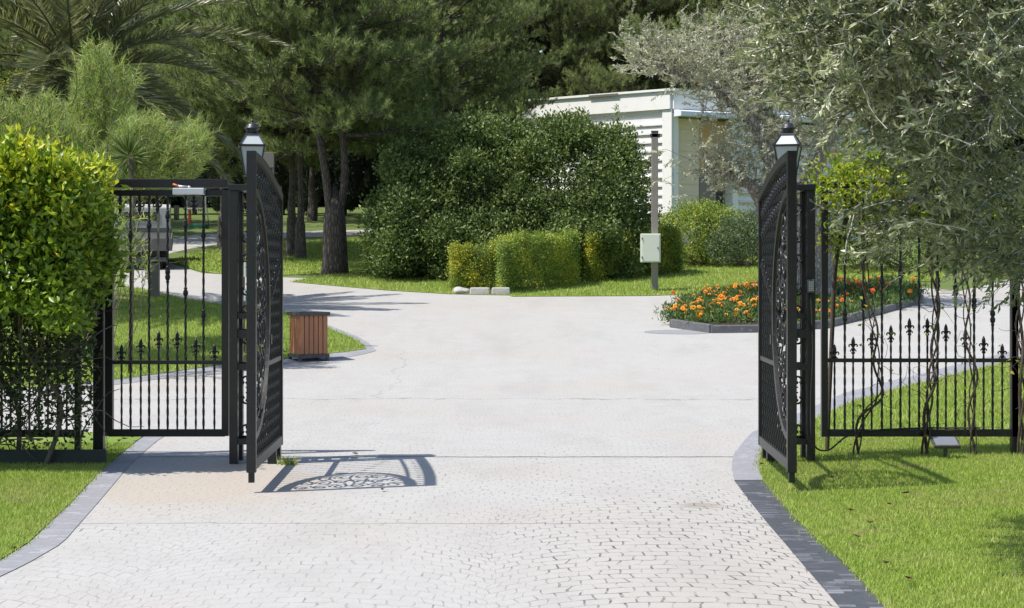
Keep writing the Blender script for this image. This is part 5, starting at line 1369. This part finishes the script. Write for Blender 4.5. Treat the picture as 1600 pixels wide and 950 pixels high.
for i in range(len(ring)-1):
    a, b = ring[i], ring[i+1]; ln = (b-a).length; k = max(1,int(ln/.75)); d = (b-a).normalized(); o_ = Vector((d.y,-d.x,0))
    for j in range(k):
        p = a+d*(ln*j/k+.01); q_ = a+d*(ln*(j+1)/k-.01); h = .135+rng.uniform(-.015,.015); w_ = .09
        c8 = [p-o_*.0, q_-o_*.0, q_+o_*w_, p+o_*w_]
        c8 = [(p+o_*-.02),(q_+o_*-.02),(q_+o_*w_),(p+o_*w_)]
        MB().hexa([(v.x,v.y,zt(v.y)-.05) for v in c8]+[(v.x,v.y,zt(v.y)+h) for v in c8]).build('edging_stone', M['stone_edge'], bed, .01)
xx, yy = gp(1068,519); rp = [(xx+.62*math.cos(t)*(1.1 if math.cos(t) < 0 else .8), yy-.02+.36*math.sin(t)) for t in [2*math.pi*k/20 for k in range(20)]]
sheet('kerb', rp, .008, M['kerb_pale'])
def flower_mesh(m, seed):
    r_ = np.random.default_rng(seed); b = MB()
    for ring_, (k, r, z) in enumerate(((11,.036,.0),(9,.027,.008))):
        for i in range(k):
            a = 2*math.pi*i/k+ring_*.3+r_.normal(0,.08); c, s_ = math.cos(a), math.sin(a); w = r*.32
            b.add([(c*.006,s_*.006,z),(c*r*.6-s_*w,s_*r*.6+c*w,z+.008),(c*r,s_*r,z+.003+r_.normal(0,.003)),(c*r*.6+s_*w,s_*r*.6-c*w,z+.008)], [(0,3,2,1)])
    return b.mesh('flower', m)
FM = [flower_mesh(M['petal'],1), flower_mesh(M['petal_yellow'],2), flower_mesh(M['petal_red'],3)]
EYE = MB().lathe((0,0,0), [(.010,.004),(.011,.014),(.006,.019)], 8).mesh('flower_eye', M['flowereye'])
def marigold(x, y, dz, nf, tone, label, lush=1.0):
    z = zt(y)+dz; root = thing('marigold_plant', (x,y,z), label, 'flower', 'marigold plants in the flower bed')
    n = int(260*lush); P = np.c_[x+rng.normal(0,.13,n), y+rng.normal(0,.11,n), z+rng.uniform(-.05,.13,n)]
    leaves('foliage', P, rng.normal(0,.55,(n,3))+np.array([0,0,.8]), rng.uniform(.06,.12,n), .022, M['flowerleaf'], root, None, .25)
    for i in range(nf):
        o = link_mesh('flower', FM[tone if rng.random() < .75 else rng.integers(0,3)], root); fx2, fy2, fz = rng.normal(0,.13), rng.normal(-.03,.10), rng.uniform(.11,.24)
        o.location = (fx2, fy2, fz); o.rotation_euler = (rng.uniform(.0,1.0), rng.normal(0,.45), 0); k = rng.uniform(.95,1.75); o.scale = (k,k,k)
        o.rotation_euler.z = rng.normal(0,.6)
        e = link_mesh('flower_eye', EYE, o)
        st = MB(); st.tube([(x+fx2*.5,y+fy2*.5,z-.02),(x+fx2*.9,y+fy2*.9,z+fz*.6),(x+fx2,y+fy2,z+fz)], .004, 4, caps=False); st.build('flower_stem', M['flowerleaf'], root)
LAB1 = 'bright orange marigold plant in full sun at the open left bed end'
LAB2 = 'deep orange marigold plant in the shaded bed part behind the right fence'
cnt = 0
for _ in range(4000):
    a, b = rng.uniform(1046,1436), rng.uniform(452,516)
    x, y = gp(a, b)
    if not inpoly(bedp, np.array([x]), np.array([y]))[0]: continue
    if any((x-p[0])**2+(y-p[1])**2 < .27**2 for p in LAWNS.setdefault('_m', [])): continue
    d = min((Vector((x,y,0))-q).length for q in pts)
    if abs(x-px_x(1240,34.6)) < .85 and abs(y-34.6) < .5: continue
    LAWNS['_m'].append((x,y)); cnt += 1
    left = a < 1270
    marigold(x, y, .05+min(.12,d*.10), int(rng.integers(1,5)) if left else int(rng.integers(0,3)), (1 if rng.random() < .65 else 0) if left else (2 if rng.random() < .5 else 0), LAB1 if left else LAB2)
    if cnt > 130: break
print('marigolds', cnt)
